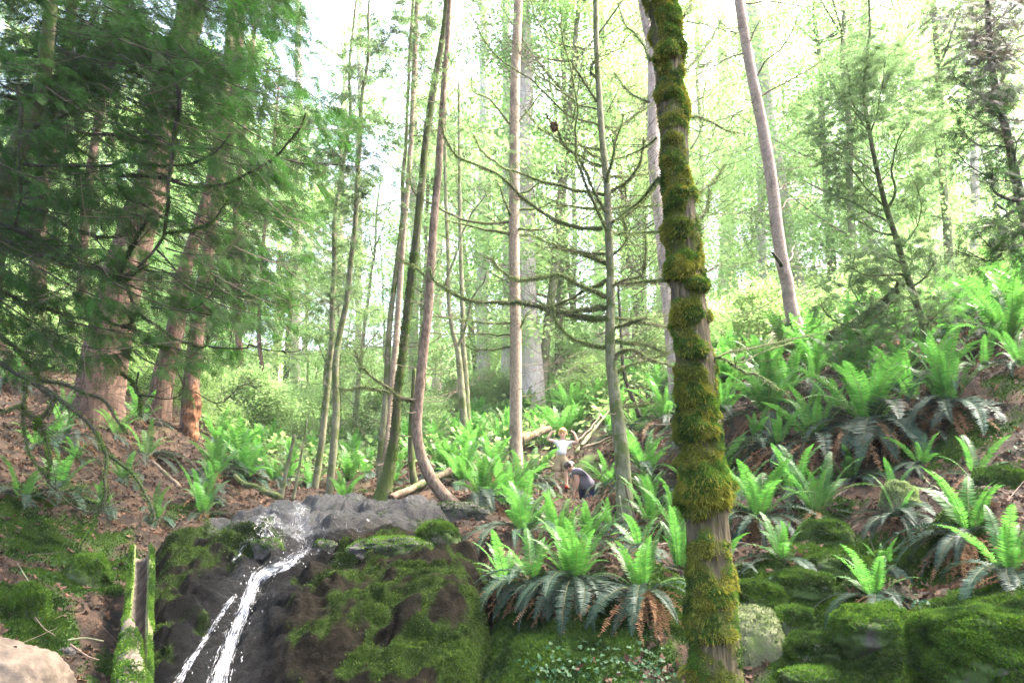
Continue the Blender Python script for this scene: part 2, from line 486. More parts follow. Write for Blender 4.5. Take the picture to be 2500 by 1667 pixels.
def _rock_h(x, y):
    x = np.asarray(x, float); y = np.asarray(y, float)
    sd = poly_sd(x, y)
    m = sstep(-.22, .22, sd)
    h = base_h(x, y)
    for c, r, a in _bumps:
        h = h + a * np.exp(-((x - c[0]) ** 2 + (y - c[1]) ** 2) / (r * r) * 1.4)
    p = np.stack([x, y, x * 0], -1)
    # bedding steps: slanting strata broken by noise
    s = h * 5.0 + x * .55 + fbm(p * .9, 3) * 1.1
    fr = s - np.floor(s)
    led = (sstep(.3, .7, fr) - fr) * .19 * sstep(6.8, 8.8, y)
    crack = np.minimum(np.abs(perlin(p * 1.7 + 4)), .12) / .12
    det = fbm(p * 2.2, 3) * .06 - np.abs(fbm(p * 2.2 + 8, 5)) * .085  + (ridge(p * np.array([2.2, 5.5, 1]), 5) - .6) * .042 + fbm(p * 15, 4) * .016 - (1 - crack) * .045
    h = h + led + det
    h = h - .06 * np.exp(-(path_d(x, y, _wp) / .17) ** 2)
    return h * 1 - .55 * (1 - m) + .05 * m
FERNS = [ # px, py, size px of an upright frond, upright, mid, drooping, dead, label
 (1402,1428,165,12,5,15,14,'large sword fern with a tall bright tuft, lower centre left of the mossy foreground trunk'),
 (1568,1446,165,7,2,10,16,'sword fern with four wide-spread bright fronds, touching the left of the mossy foreground trunk'),
 (1300,1420,140,3,3,13,4,'sword fern of silvery arched fronds at the edge of the waterfall rock'),
 (1362,1322,116,9,3,4,3,'bright upright fern directly in front of the two people'),
 (1438,1318,98,8,2,4,2,'bright upright fern below the bending man'),
 (1278,1306,130,8,4,6,3,'upright fern between the rock ledge and the ferns before the people'),
 (1235,1240,125,9,5,7,3,'fern left of the boy, beside the foot of the straight slim tree'),
 (1180,1222,125,9,5,8,4,'leafy fern at the right end of the rock ledge'),
 (1128,1182,110,8,4,5,2,'fern right of the J-shaped tree foot'),(1200,1165,110,8,4,4,2,'fern at the left of the straight slim trunk foot'),(1300,1175,95,6,4,4,2,'fern immediately right of the straight slim trunk foot'),
 (1590,1282,120,5,2,4,5,'sword fern leaning on the left side of the mossy foreground trunk, above the wide-spread one'),
 (1578,1160,120,8,3,8,6,'fern with silvery side fronds right of the mossy-limbed tree'),(1590,1240,100,5,3,3,3,'small fern just left of the mossy foreground trunk at mid height'),
 (1336,1096,80,6,2,3,1,'pale green fern behind the boy on the left'),(1372,1078,95,9,3,3,1,'pale green fern rising directly behind the boy'),(1400,1022,95,9,4,3,1,'fern up the slope above the boy'),(1330,1000,90,9,4,3,1,'fern on the crest above and left of the boy'),
 (1070,1092,80,7,4,3,1,'fern behind the J-shaped tree'),(1110,1080,80,7,4,3,1,'fern below the forked tree'),(1218,1078,85,7,4,4,1,'fern behind the straight slim trunk on its left'),(1170,1100,85,7,4,3,1,'fern halfway between forked tree and straight slim trunk'),
 (1575,950,100,8,3,3,1,'fern beside the curved dark sapling'),(1622,1030,110,8,3,4,2,'fern tucked behind the mossy foreground trunk on the left'),(1560,1060,90,5,3,6,2,'fern below the curved dark sapling'),(1500,960,80,8,3,2,1,'fern left of the curved dark sapling'),
 (1878,1012,150,15,5,6,3,'broad bright fern clump, first right of the mossy foreground trunk'),(1998,918,125,10,3,3,2,'bright fern below the foot of the leaning tree'),(1990,1085,150,8,2,5,12,'fern with upright left-leaning fronds above a skirt of brown ones'),
 (2123,1042,190,14,5,15,16,'largest fern on the right slope with silvery drooping fronds and a brown skirt'),(2088,945,135,10,3,3,2,'bright fern above the largest one'),(2190,968,135,9,3,4,2,'bright fern between the largest one and the young conifer'),
 (2318,1002,165,9,3,10,12,'fern with splayed bright fronds and long drooping ones, right slope'),(2304,918,125,10,3,3,2,'bright fern right of the young conifer foot'),(2240,850,95,6,3,4,1,'fern at the foot of the young conifer'),
 (2355,790,125,9,4,4,1,'fern near the crest right of the young conifer'),(2462,838,165,12,4,5,2,'big bright fern at the right edge under the crest'),(2490,722,130,9,3,3,1,'fern on the crest at the right edge'),(2420,760,105,8,3,3,1,'fern on the crest a little in from the right edge'),
 (1766,1018,110,5,2,9,3,'fern of silvery fronds close right of the mossy foreground trunk'),(1900,1098,110,3,2,12,6,'fern of drooping grey fronds below the broad clump'),
 (2380,1168,120,3,1,2,2,'small fern with a few upright fronds, right slope'),(2185,1210,80,3,1,0,0,'lone small fern tuft standing behind the pale mossy boulder'),
 (1855,1272,150,9,3,11,9,'fern with arched drooping fronds, right beside the mossy foreground trunk'),(2195,1268,115,2,1,11,5,'flattened grey drooping fern among the mossy boulders'),(2372,1310,165,6,2,11,18,'fern at lower right with five bright fronds and a heap of brown dead ones'),
 (2134,1464,130,6,2,9,8,'low fern growing on a dark ledge, lower right'),(2500,900,120,5,3,5,3,'fern cut by the right edge at mid height'),
 (527,1160,95,8,4,9,3,'fern overhanging the left end of the rock ledge'),(482,1222,85,4,3,9,3,'drooping fern just above the mossy left end of the ledge'),(357,1116,90,3,3,8,4,'fern with drooping grey fronds on the left bank'),(339,1030,85,5,4,6,2,'fern under the orange rotten base on the left bank'),
 (92,1096,110,3,5,2,3,'fern behind the curled bare branch on the left bank'),(530,1078,80,6,4,4,2,'small fern right of the orange rotten base'),(620,1150,80,5,4,7,2,'fern at the bank top left of the bare pole'),(380,1268,80,3,2,7,2,'fern hanging over the top of the split log'),
 (25,945,95,5,5,3,2,'fern at the left edge, high on the bank'),(668,1178,70,6,4,3,1,'small fern beside the bare poles'),(838,1222,70,5,4,3,1,'low fern at the far side of the waterfall lip'),(895,1160,70,6,4,3,1,'fern left of the leaning mossy tree'),
 (960,1180,65,4,4,3,1,'fern behind the fallen log by the ledge'),(760,1190,70,6,4,2,1,'low bright fern behind the middle of the waterfall lip'),(1700,925,110,9,4,2,1,'fern right behind the mossy foreground trunk'),(1790,940,110,9,4,3,1,'fern left of the broad bright clump'),(1930,960,100,7,3,3,1,'fern between the broad clump and the leaning tree'),
 (1655,960,100,7,3,3,1,'fern showing left of the mossy foreground trunk below its limbs'),(1720,1080,100,4,3,6,4,'fern half hidden by the mossy foreground trunk on its right'),
]
_hum = [(cast(f[0], f[1] + 12, base_h), f[2] * mpp(f[1], 8) * .55, min(.30, .05 + .018 * f[6])) for f in FERNS if f[6] >= 4]
_rg = Grid(_rock_h, _poly[:, 0].min() - .5, _poly[:, 0].max() + .5, 4.9, _poly[:, 1].max() + .6, .0135)
def rock_h(x, y): return np.where(_rg.inside(x, y), _rg(x, y), -9.0)
def _ground_h(x, y):
    x = np.asarray(x, float); y = np.asarray(y, float)
    r = np.hypot(x, y)
    p = np.stack([x, y, x * 0], -1)
    h = base_h(x, y) + fbm(p * .55 + 3, 4) * .16 * sstep(2, 8, r) + fbm(p * 2.6, 4) * .075 + fbm(p * 9, 2) * .012
    for c, rr_, a in _hum:      # each old fern sits on its own hummock
        d2 = ((x - c[0]) ** 2 + (y - c[1]) ** 2) / (rr_ * rr_); h = h + a * np.exp(-d2 * d2 * .8)
    m = sstep(-.18, .35, poly_sd(x, y))
    return h - .42 * m
ground_h = nested(Grid(_ground_h, -14, 14, -1, 27, .05), Grid(_ground_h, -140, 140, -12, 152, .8))
def surf_h(x, y): return np.maximum(ground_h(x, y), rock_h(x, y))
def G(px, py): return cast(px, py, ground_h)
def S(px, py): return cast(px, py, surf_h)

# moss places: pixel x, y, radius in metres, strength
MOSS = [(1750,1480,.6,1),(1900,1440,.7,1),(2000,1500,.5,.9),(2050,1380,.6,.9),(2200,1330,.4,.6),(2000,1250,.5,.6),(1850,1180,.4,.5),(2400,1560,1.2,1.1),(2250,1640,1.0,1),(2480,1480,.5,.6),
 (2080,1640,.7,.9),(1950,1560,.5,.7),(1220,1560,.55,1),(1250,1640,.6,1.1),(1180,1620,.4,1),(1400,1600,.7,.8),(1560,1640,.5,.7),(2350,1230,.35,.5),(2160,1150,.35,.4),(2450,1160,.5,.5),
 (60,1480,.35,1.2),(100,1540,.35,1.1),(190,1430,.5,.8),(120,1340,.7,.7),(60,1250,.8,.6),(220,1300,.7,.6),(280,1400,.4,.8),(200,1220,.7,.4),(300,1640,.6,.6),(1350,1200,.6,.5),(1420,1150,.7,.6),
 (1480,1180,.4,.4),(1620,1300,.6,.5),(1680,1230,.5,.5),(450,1250,.6,.5),(1300,1180,.5,.6),(1200,1090,.8,.5),(960,1200,.8,.5),(1090,1260,.5,.6),(2440,1010,.6,.4),(2350,1080,.7,.6),(2200,1110,.5,.5),(2460,960,.5,.5),(1780,1120,.5,.6),(1950,1180,.5,.7),(2280,1380,.5,.8),(1720,1300,.4,.7),(1480,1540,.5,.7),(1340,1520,.4,.7)]
_moss = [(G(a, b), r, s) for a, b, r, s in MOSS]
def moss_mask(x, y):
    p = np.stack([x, y, x * 0], -1)
    v = np.zeros(np.shape(x))
    for c, r, s in _moss:
        v = np.maximum(v, s * np.exp(-((x - c[0]) ** 2 + (y - c[1]) ** 2) / (r * r)))
    return np.clip(v * 1.25 + fbm(p * 2.2 + 30, 4) * .42 - .28, 0, 1)
ROCK_MOSS = [(560,1305,.5,.9),(480,1300,.45,1.1),(430,1360,.5,1.0),(400,1420,.4,.7),(930,1350,.45,1.2),(870,1380,.35,.9),(1050,1400,.5,.7),(900,1440,.55,.9),(960,1500,.6,.75),(1080,1520,.5,.8),(1120,1600,.5,.7),
 (1000,1620,.55,.45),(860,1560,.35,.35),(1150,1450,.4,.6),(740,1460,.25,.4),(1040,1290,.3,1),(1000,1560,.4,.6),(450,1540,.4,.35),(660,1345,.14,.45),(1175,1530,.3,1.1),(1165,1640,.35,1.2),(860,1410,.25,.8)]
_rmoss = [(cast(a, b, rock_h), r, s) for a, b, r, s in ROCK_MOSS]
def rock_moss(x, y):
    p = np.stack([x, y, x * 0], -1)
    v = np.zeros(np.shape(x))
    for c, r, s in _rmoss:
        v = np.maximum(v, s * np.exp(-((x - c[0]) ** 2 + (y - c[1]) ** 2) / (r * r)))
    w = np.exp(-(path_d(x, y, _wp) / .22) ** 2)
    film = .30 * sstep(-2.6, -1.3, x) * sstep(9.6, 8.6, y)
    return np.clip(np.maximum(v * .95, film) + fbm(p * 3.2 + 11, 5) * .95 - .27 - w, 0, 1)

def build_ground():
    n_a, n_r = 620, 520
    ang = np.linspace(-62, 62, n_a) * math.pi / 180
    rr = 1.2 * (150 / 1.2) ** np.linspace(0, 1, n_r)
    A_, R_ = np.meshgrid(ang, rr)
    x, y = np.sin(A_) * R_, np.cos(A_) * R_ - .6
    z = ground_h(x, y)
    V = np.stack([x, y, z], -1).reshape(-1, 3)
    i = np.arange(n_r - 1)[:, None] * n_a; j = np.arange(n_a - 1)[None]
    q = np.stack([i + j, i + j + 1, i + n_a + j + 1, i + n_a + j], -1).reshape(-1, 4)
    mm = moss_mask(x, y).ravel()
    g = Geo(); g.add(V, q)
    m, nt, out = new_mat('forest_soil')
    f1, f2, f3 = noise(nt, 9, 6), noise(nt, 2.1, 5), noise(nt, 46, 3)
    col = mixc(nt, ramp(nt, f1, .35, .65), (.011, .0075, .005), (.036, .023, .014))
    col = mixc(nt, ramp(nt, f2, .48, .64), col, (.058, .034, .021))
    at = N(nt, 'ShaderNodeAttribute', attribute_name='moss')
    mo = mixc(nt, f3, (.010, .028, .004), (.035, .07, .010))
    col = mixc(nt, ramp(nt, at.outputs['Fac'], .12, .35), col, mo)
    # far slopes carry a green herb layer
    tc = N(nt, 'ShaderNodeTexCoord'); sx = N(nt, 'ShaderNodeSeparateXYZ'); nt.links.new(tc.outputs['Object'], sx.inputs[0])
    ad = N(nt, 'ShaderNodeMath', operation='MULTIPLY_ADD'); nt.links.new(f2, ad.inputs[0]); ad.inputs[1].default_value = 22; nt.links.new(sx.outputs[1], ad.inputs[2])
    col = mixc(nt, ramp(nt, ad.outputs[0], 27, 38), col, mixc(nt, f1, (.045, .10, .02), (.09, .16, .04)))
    p = N(nt, 'ShaderNodeBsdfPrincipled'); nt.links.new(col, p.inputs['Base Color'])
    p.inputs['Roughness'].default_value = .9; p.inputs['Specular IOR Level'].default_value = .15
    bp = N(nt, 'ShaderNodeBump'); bp.inputs['Strength'].default_value = .8; bp.inputs['Distance'].default_value = .03
    nt.links.new(f3, bp.inputs['Height']); nt.links.new(bp.outputs[0], p.inputs['Normal'])
    nt.links.new(p.outputs[0], out.inputs['Surface'])
    o = g.obj('ground', m, attrs={'moss': mm})
    o['kind'] = 'structure'
    tag(o, 'brown forest floor rising on both sides of the stream', 'ground', kind='structure')
    return V, q, mm
GV, GQ, GMOSS = build_ground()

def build_rock():
    x0, x1, y0, y1 = _poly[:, 0].min() - .4, _poly[:, 0].max() + .4, 5.0, _poly[:, 1].max() + .5
    nx, ny = int((x1 - x0) / .0135), int((y1 - y0) / .0135)
    X, Y = np.meshgrid(np.linspace(x0, x1, nx), np.linspace(y0, y1, ny))
    sd = poly_sd(X, Y)
    Z = rock_h(X, Y)
    V = np.stack([X, Y, Z], -1).reshape(-1, 3)
    i = np.arange(ny - 1)[:, None] * nx; j = np.arange(nx - 1)[None]
    q = np.stack([i + j, i + j + 1, i + nx + j + 1, i + nx + j], -1).reshape(-1, 4)
    keep = (sd.ravel()[q] > -.35).all(1)
    q = q[keep]
    used = np.unique(q); mp = np.full(len(V), -1); mp[used] = np.arange(len(used))
    V = V[used]; q = mp[q]
    mm = rock_moss(V[:, 0], V[:, 1])
    wt = np.exp(-(path_d(V[:, 0], V[:, 1], _wp) / .55) ** 2) + sstep(10.0, 11.0, V[:, 1]) * .8 + .35 * sstep(-1.6, -2.4, V[:, 0])
    g = Geo(); g.add(V, q)
    m, nt, out = new_mat('wet_rock')
    f1, f2, f3 = noise(nt, 3.2, 8, rough=.7), noise(nt, 30, 6, rough=.7), noise(nt, 95, 3)
    col = mixc(nt, ramp(nt, f1, .36, .66), (.002, .0018, .0013), (.012, .0098, .0066))
    col = mixc(nt, ramp(nt, f2, .5, .7), col, (.020, .017, .012))
    at = N(nt, 'ShaderNodeAttribute', attribute_name='wet')
    col = mixc(nt, ramp(nt, at.outputs['Fac'], .2, .9), col, mixc(nt, f2, (.0015, .0015, .0015), (.006, .006, .0062)))
    am = N(nt, 'ShaderNodeAttribute', attribute_name='moss')
    col = mixc(nt, ramp(nt, am.outputs['Fac'], .10, .42), col, mixc(nt, f3, (.007, .016, .003), (.025, .042, .007)))
    p = N(nt, 'ShaderNodeBsdfPrincipled'); nt.links.new(col, p.inputs['Base Color'])
    mr = N(nt, 'ShaderNodeMapRange'); nt.links.new(at.outputs['Fac'], mr.inputs[0]); mr.inputs[3].default_value = .8; mr.inputs[4].default_value = .38
    mx = N(nt, 'ShaderNodeMath', operation='MAXIMUM'); nt.links.new(mr.outputs[0], mx.inputs[0])
    ml = N(nt, 'ShaderNodeMath', operation='MULTIPLY'); nt.links.new(am.outputs['Fac'], ml.inputs[0]); ml.inputs[1].default_value = .9
    nt.links.new(ml.outputs[0], mx.inputs[1]); nt.links.new(mx.outputs[0], p.inputs['Roughness'])
    ms = N(nt, 'ShaderNodeMapRange'); ash = N(nt, 'ShaderNodeAttribute', attribute_name='sheen'); nt.links.new(ash.outputs['Fac'], ms.inputs[0]); ms.inputs[3].default_value = .012; ms.inputs[4].default_value = .36
    nt.links.new(ms.outputs[0], p.inputs['Specular IOR Level'])
    bp = N(nt, 'ShaderNodeBump'); bp.inputs['Strength'].default_value = 1.0; bp.inputs['Distance'].default_value = .035
    nt.links.new(noise(nt, 22, 8, rough=.78), bp.inputs['Height']); nt.links.new(bp.outputs[0], p.inputs['Normal'])
    nt.links.new(p.outputs[0], out.inputs['Surface'])
    sheen = sstep(9.7, 10.8, V[:, 1]) * .9 + .2 * np.exp(-(path_d(V[:, 0], V[:, 1], _wp) / .3) ** 2)
    o = g.obj('rock_ledge', m, attrs={'moss': mm, 'wet': wt, 'sheen': np.clip(sheen, 0, 1)})
    tag(o, 'dark wet rock ledge the small waterfall runs down', 'rock', kind='structure')
    # moss growing on the ledge
    n = 75000
    pts, nr = sample_mesh(V, q, np.zeros((0, 3), int), n, weight=np.clip(mm - .12, 0, 1))
    b = Geo(); blades(b, pts - nr * .004, nr, .02, .008, spread=.8)
    mo = b.obj('moss', M['moss_rock'])
    tag(mo, 'green moss cushions growing over the waterfall rock', 'moss', kind='stuff')
build_rock()

# ------------------------------------------------------------------ water
def build_water():
    m, nt, out = new_mat('falling_water')
    p = N(nt, 'ShaderNodeBsdfPrincipled')
    p.inputs['Base Color'].default_value = (.66, .66, .67, 1); p.inputs['Roughness'].default_value = .25
    tr = N(nt, 'ShaderNodeBsdfTransparent'); mx = N(nt, 'ShaderNodeMixShader')
    gq = N(nt, 'ShaderNodeNewGeometry'); mr = N(nt, 'ShaderNodeMapRange'); nt.links.new(gq.outputs['Random Per Island'], mr.inputs[0])
    mr.inputs[3].default_value = .04; mr.inputs[4].default_value = .6
    nt.links.new(mr.outputs[0], mx.inputs[0]); nt.links.new(tr.outputs[0], mx.inputs[1]); nt.links.new(p.outputs[0], mx.inputs[2])
    nt.links.new(mx.outputs[0], out.inputs['Surface'])
    m2, nt, out = new_mat('thin_water_sheet')
    p = N(nt, 'ShaderNodeBsdfPrincipled'); p.inputs['Base Color'].default_value = (.55, .56, .58, 1); p.inputs['Roughness'].default_value = .18
    tr = N(nt, 'ShaderNodeBsdfTransparent'); mx = N(nt, 'ShaderNodeMixShader')
    f = ramp(nt, noise(nt, 16, 6, stretch=(1.6, .35, .35), rough=.7), .40, .72)
    ml = N(nt, 'ShaderNodeMath', operation='MULTIPLY'); nt.links.new(f, ml.inputs[0]); ml.inputs[1].default_value = .5
    nt.links.new(ml.outputs[0], mx.inputs[0]); nt.links.new(tr.outputs[0], mx.inputs[1]); nt.links.new(p.outputs[0], mx.inputs[2]); nt.links.new(mx.outputs[0], out.inputs['Surface'])
    g = Geo(); rng = np.random.default_rng(5)
    def stream(px_path, n, widths, width_px, lift, lo, hi, sl=.06, sheet=True):
        ctl = np.array(px_path, float)
        path = smooth_path(np.concatenate([ctl, np.zeros((len(ctl), 1))], 1), 160)[:, :2]
        wid = np.interp(np.linspace(0, 1, 160), np.linspace(0, 1, len(widths)), widths)
        tan = unit(np.gradient(path, axis=0)); nor = np.stack([-tan[:, 1], tan[:, 0]], 1)
        # grid of surface points along and across the stream
        lat = np.linspace(-1, 1, 21)
        gp = path[:, None] + nor[:, None] * (lat[None, :, None] * wid[:, None, None] * .5)
        pos = cast(gp[..., 0], gp[..., 1], rock_h, 5.6, 13, 1.002)
        if sheet:
            lift3 = np.array([0, -.6, .8]) * lift * .35
            sg = pos[::2, 3:18] + lift3; a_, b_ = sg.shape[:2]
            i = np.arange(a_ - 1)[:, None] * b_; j = np.arange(b_ - 1)[None]
            g.add(sg.reshape(-1, 3), np.stack([i + j, i + j + 1, i + b_ + j + 1, i + b_ + j], -1).reshape(-1, 4), None, 1)
        for k in range(n):
            t0 = rng.uniform(0, 1); ln = rng.uniform(.4, 1.6) * sl
            la = np.clip(rng.normal() * .42, -1, 1)
            ts = np.linspace(t0, min(1, t0 + ln), 7)
            cl = np.clip(la + np.cumsum(rng.normal(size=7)) * .05, -1, 1)
            fi = ts * 159; fj = (cl + 1) * 10
            i0 = np.clip(fi.astype(int), 0, 158); j0 = np.clip(fj.astype(int), 0, 19)
            a, b = (fi - i0)[:, None], (fj - j0)[:, None]
            c = (pos[i0, j0] * (1 - a) * (1 - b) + pos[i0 + 1, j0] * a * (1 - b) + pos[i0, j0 + 1] * (1 - a) * b + pos[i0 + 1, j0 + 1] * a * b)
            c = c + np.array([0, -.6, .8]) * (lift * rng.uniform(.2, 1.3)) + rng.normal(size=3) * .006
            tt = unit(np.gradient(c, axis=0) + 1e-6)
            sd = unit(np.cross(tt, np.array([0, -.7, .7]) + rng.normal(size=3) * .3))
            w = (np.sin(np.linspace(.15, math.pi - .05, 7)) * rng.uniform(lo, hi))[:, None]
            V = np.stack([c - sd * w, c + sd * w], 1).reshape(-1, 3)
            q = [(2 * r, 2 * r + 1, 2 * r + 3, 2 * r + 2) for r in range(6)]
            g.add(V, q)
    # main chute, thin side thread, sheets at the top
    stream(WATER_PX[4:], 520, [24, 34, 40, 32, 34, 40, 48, 56], 0, .03, .001, .0034)
    stream(WATER_PX[5:], 130, [14, 22, 20, 18, 20, 26, 30], 0, .045, .0014, .004)
    stream(WATER_PX[:5], 130, [50, 80, 90, 60, 30], 0, .012, .001, .0024, .12)
    stream([(750,1234),(728,1262),(722,1290),(740,1318),(760,1335)], 80, [16, 22, 30, 30, 24], 0, .02, .001, .0028, .12, False)
    stream([(579,1450),(540,1503),(504,1561),(468,1614),(430,1680)], 170, [8, 12, 14, 18, 26], 0, .025, .001, .0032)
    stream([(690,1262),(668,1278),(655,1302),(640,1316)], 170, [60, 110, 120, 90], 0, .012, .0012, .003, .15)
    stream([(625,1310),(600,1330),(580,1360),(568,1375)], 80, [26, 22, 16, 14], 0, .012, .0012, .003, .2, False)
    stream([(830,1238),(800,1262),(850,1300),(880,1318)], 30, [80, 160, 180, 160], 0, .008, .001, .002, .2, False)
    # droplets thrown off the chute
    t = rng.integers(4, 11, 260); f = rng.random(260)[:, None]; W = np.array(WATER_PX, float)
    pp = W[t] * (1 - f) + W[np.minimum(t + 1, 11)] * f + rng.normal(size=(260, 2)) * np.array([26, 10])
    cc = cast(pp[:, 0], pp[:, 1], rock_h, 5.6, 13, 1.003) + np.array([0, -.05, .06]) * rng.random((260, 1))
    for c in cc:
        r = rng.uniform(.0025, .006)
        V = c + np.array([(1, 0, 0), (-1, 0, 0), (0, 1, 0), (0, -1, 0), (0, 0, 2), (0, 0, -2)]) * r
        g.add(V, None, [(0, 2, 4), (2, 1, 4), (1, 3, 4), (3, 0, 4), (2, 0, 5), (1, 2, 5), (3, 1, 5), (0, 3, 5)])
    o = g.obj('water', [m, m2])
    tag(o, 'white water of the small waterfall running over dark rock', 'water', kind='structure')
build_water()
# ================================================================== trees
def px_path(pts, d0, d1=None, n=None, wob=0.0, seed=0):
    """traced pixel polyline with depths from d0 to d1 -> smooth world path"""
    pts = np.array(pts, float)
    L = np.concatenate([[0], np.cumsum(np.linalg.norm(np.diff(pts, axis=0), axis=1))])
    d = d0 + ((d1 if d1 is not None else d0) - d0) * L / max(L[-1], 1e-6)
    w = P(pts[:, 0], pts[:, 1], d)
    n = n or max(6, len(pts) * 5)
    w = smooth_path(w, n)
    if wob:
        w = w + np.stack([fbm(w * 3 + seed + 7 * k, 2) for k in range(3)], -1) * wob
    return w
def A_(pts, o=(800, 0), s=2.24): return [(o[0] + x / s, o[1] + y / s) for x, y in pts]
def B_(pts): return A_(pts, (800, 500), 2.091)
def C_(pts): return A_(pts, (1500, 0), 2.24)
def D_(pts): return A_(pts, (1700, 600), 2.4125)
def L_(pts): return A_(pts, (0, 0), 2.24)
def L2_(pts): return A_(pts, (0, 600), 2.24)

def hairs_on(geo, path, r, n, length=.03, width=.006, m=1, hang=.8, seed=0):
    """moss hanging and standing on a limb"""
    rng = np.random.default_rng(seed + 11)
    k = rng.uniform(0, len(path) - 1.01, n); i = k.astype(int); f = (k - i)[:, None]
    c = path[i] * (1 - f) + path[i + 1] * f
    rr = np.interp(k, np.arange(len(path)), np.broadcast_to(r, (len(path),)))
    T, A, B = frames(path)
    th = rng.uniform(0, 2 * np.pi, n)[:, None]
    d = np.cos(th) * A[i] + np.sin(th) * B[i]
    dense = sstep(-.35, .15, perlin(c * 5 + seed))
    keep = rng.random(n) < .25 + .75 * dense
    blades(geo, (c + d * rr[:, None] * .9)[keep], d[keep], length, width, m, spread=.5, droop=hang, rng=rng)
def twigs_on(geo, path, n, length, r0, rng, up=.3, k=3, t0=.15, m=0, curve=.5, tips=None):
    """thin side twigs along a limb"""
    T, A, B = frames(path)
    for _ in range(n):
        f = rng.uniform(t0, 1); i = min(int(f * (len(path) - 1)), len(path) - 1)
        sgn = rng.choice([-1, 1])
        side = unit(np.cross(T[i], np.array([0, 0, 1.0])) + 1e-6) * sgn
        d = unit(side * rng.uniform(.4, 1) + T[i] * rng.uniform(.3, 1.1) + np.array([0, 0, 1]) * rng.normal(up, .35))
        L = length * rng.uniform(.35, 1.1) * (1.1 - .6 * f)
        s = np.linspace(0, 1, 6)[:, None]
        bend = unit(rng.normal(size=3) + np.array([0, 0, .7])) * curve
        p = path[i] + d * L * s + bend * L * .35 * s ** 2
        tube(geo, p, r0 * (1 - .75 * s[:, 0]), k, m, cap=False)
        if tips is not None: tips.append((p, L))
        if L > .35 and rng.random() < .7:
            for _2 in range(2):
                j = rng.integers(2, 5)
                d2 = unit(d + rng.normal(size=3) * .7); s2 = np.linspace(0, 1, 4)[:, None]
                tube(geo, p[j] + d2 * L * .4 * s2, r0 * .5 * (1 - .7 * s2[:, 0]), 3, m, cap=False)

def spray_template(pairs=9, ang=52, lw=.038, ll=.36, droop=.25):
    """flat feathery conifer spray along +X, about one unit long"""
    g = Geo()
    xs = np.linspace(0, 1, pairs + 1)
    def P3(x, y): return np.array([x, y, -droop * (x * x + .6 * y * y)])
    w = .012
    for a, b in zip(xs[:-1], xs[1:]):
        g.add([P3(a, -w), P3(b, -w * .7), P3(b, w * .7), P3(a, w)], [(0, 1, 2, 3)])
    rng = np.random.default_rng(2)
    for k in range(pairs):
        x = .06 + .9 * k / pairs
        for sg in (-1, 1):
            L = ll * (1 - .75 * x) * rng.uniform(.8, 1.15) + .05
            a = math.radians(ang + rng.normal() * 6)
            dx, dy = math.cos(a) * L, math.sin(a) * L * sg
            nx, ny = -dy / L * lw * .5, dx / L * lw * .5
            g.add([P3(x, 0), P3(x + dx * .5 + nx, dy * .5 + ny), P3(x + dx, dy), P3(x + dx * .5 - nx, dy * .5 - ny)], [(0, 1, 2, 3)])
            # secondary scales
            for t in (.4, .7):
                L2 = L * .38 * (1.1 - t); a2 = a - math.radians(40)
                for s2 in (-1, 1):
                    aa = a + s2 * math.radians(38)
                    bx, by = x + dx * t, dy * t
                    ex, ey = bx + math.cos(aa) * L2, by + math.sin(aa) * L2 * sg
                    g.add([P3(bx - nx * .6, by - ny * .6), P3(bx + nx * .6, by + ny * .6), P3(ex, ey)], None, [(0, 1, 2)])
    V, Q, T, _ = g.arrays()
    return V, Q, T
SPRAY = spray_template()
SPRAY_MID = spray_template(pairs=8, lw=.06)
SPRAY_LITE = spray_template(pairs=6, lw=.085)
def sprays(geo, pos, dirs, scale, rng, tmpl=SPRAY, roll=.5, down=.25, m=0):
    n = len(pos)
    X = unit(dirs + rng.normal(size=(n, 3)) * .22 + np.array([0, 0, -down]))
    up = unit(np.array([0, 0, 1.0]) + rng.normal(size=(n, 3)) * roll)
    Y = unit(np.cross(up, X)); Z = np.cross(X, Y)
    stamp(geo, *tmpl, pos, X, Y, Z, scale * rng.uniform(.6, 1.35, n), m)

def bough(gb, fol, p0, p1, rng, r0=.012, sag=.15, side_n=9, side_len=.5, spray=.2, per=5, start=.3, k=5, m=0, down=.25):
    """a conifer bough: curved limb, side shoots in its plane, list of spray frames"""
    s = np.linspace(0, 1, 12)[:, None]
    L = np.linalg.norm(p1 - p0)
    path = p0 * (1 - s) + p1 * s + np.array([0, 0, -1.0]) * (4 * sag * L * s * (1 - s)) + np.array([0, 0, 1.0]) * sag * .3 * L * s ** 3
    path += rng.normal(size=3) * (.12 * L * s * (1 - s))
    tube(gb, path, r0 * (1 - .8 * s[:, 0]), k, m, cap=False)
    T, A, B = frames(path)
    for j in range(side_n):
        f = start + (1 - start) * (j + rng.random()) / side_n
        i = min(int(f * 11), 11); sg = 1 if j % 2 else -1
        side = unit(np.cross(T[i], np.array([0, 0, 1.0])) + 1e-6) * sg
        d = unit(side * .8 + T[i] * .75 + np.array([0, 0, rng.normal(-.12, .22)]))
        SL = side_len * (1.15 - .7 * f) * rng.uniform(.6, 1.2)
        s2 = np.linspace(0, 1, 5)[:, None]
        q = path[i] + d * SL * s2 - np.array([0, 0, 1]) * SL * .22 * s2 ** 2
        tube(gb, q, r0 * .32 * (1 - .75 * s2[:, 0]), 3, m, cap=False)
        nn = rng.poisson(per)
        for _ in range(nn):
            t = rng.uniform(.15, 1); c = q[0] * (1 - t) + q[-1] * t
            e = unit(d + np.cross(d, [0, 0, 1]) * rng.choice([-.8, 0, .8]))
            fol.append((c, e, spray))
    for _ in range(int(per * 1.5)):
        t = rng.uniform(.5, 1); i = min(int(t * 11), 11)
        fol.append((path[i], unit(T[i] + rng.normal(size=3) * .4), spray))
    return path
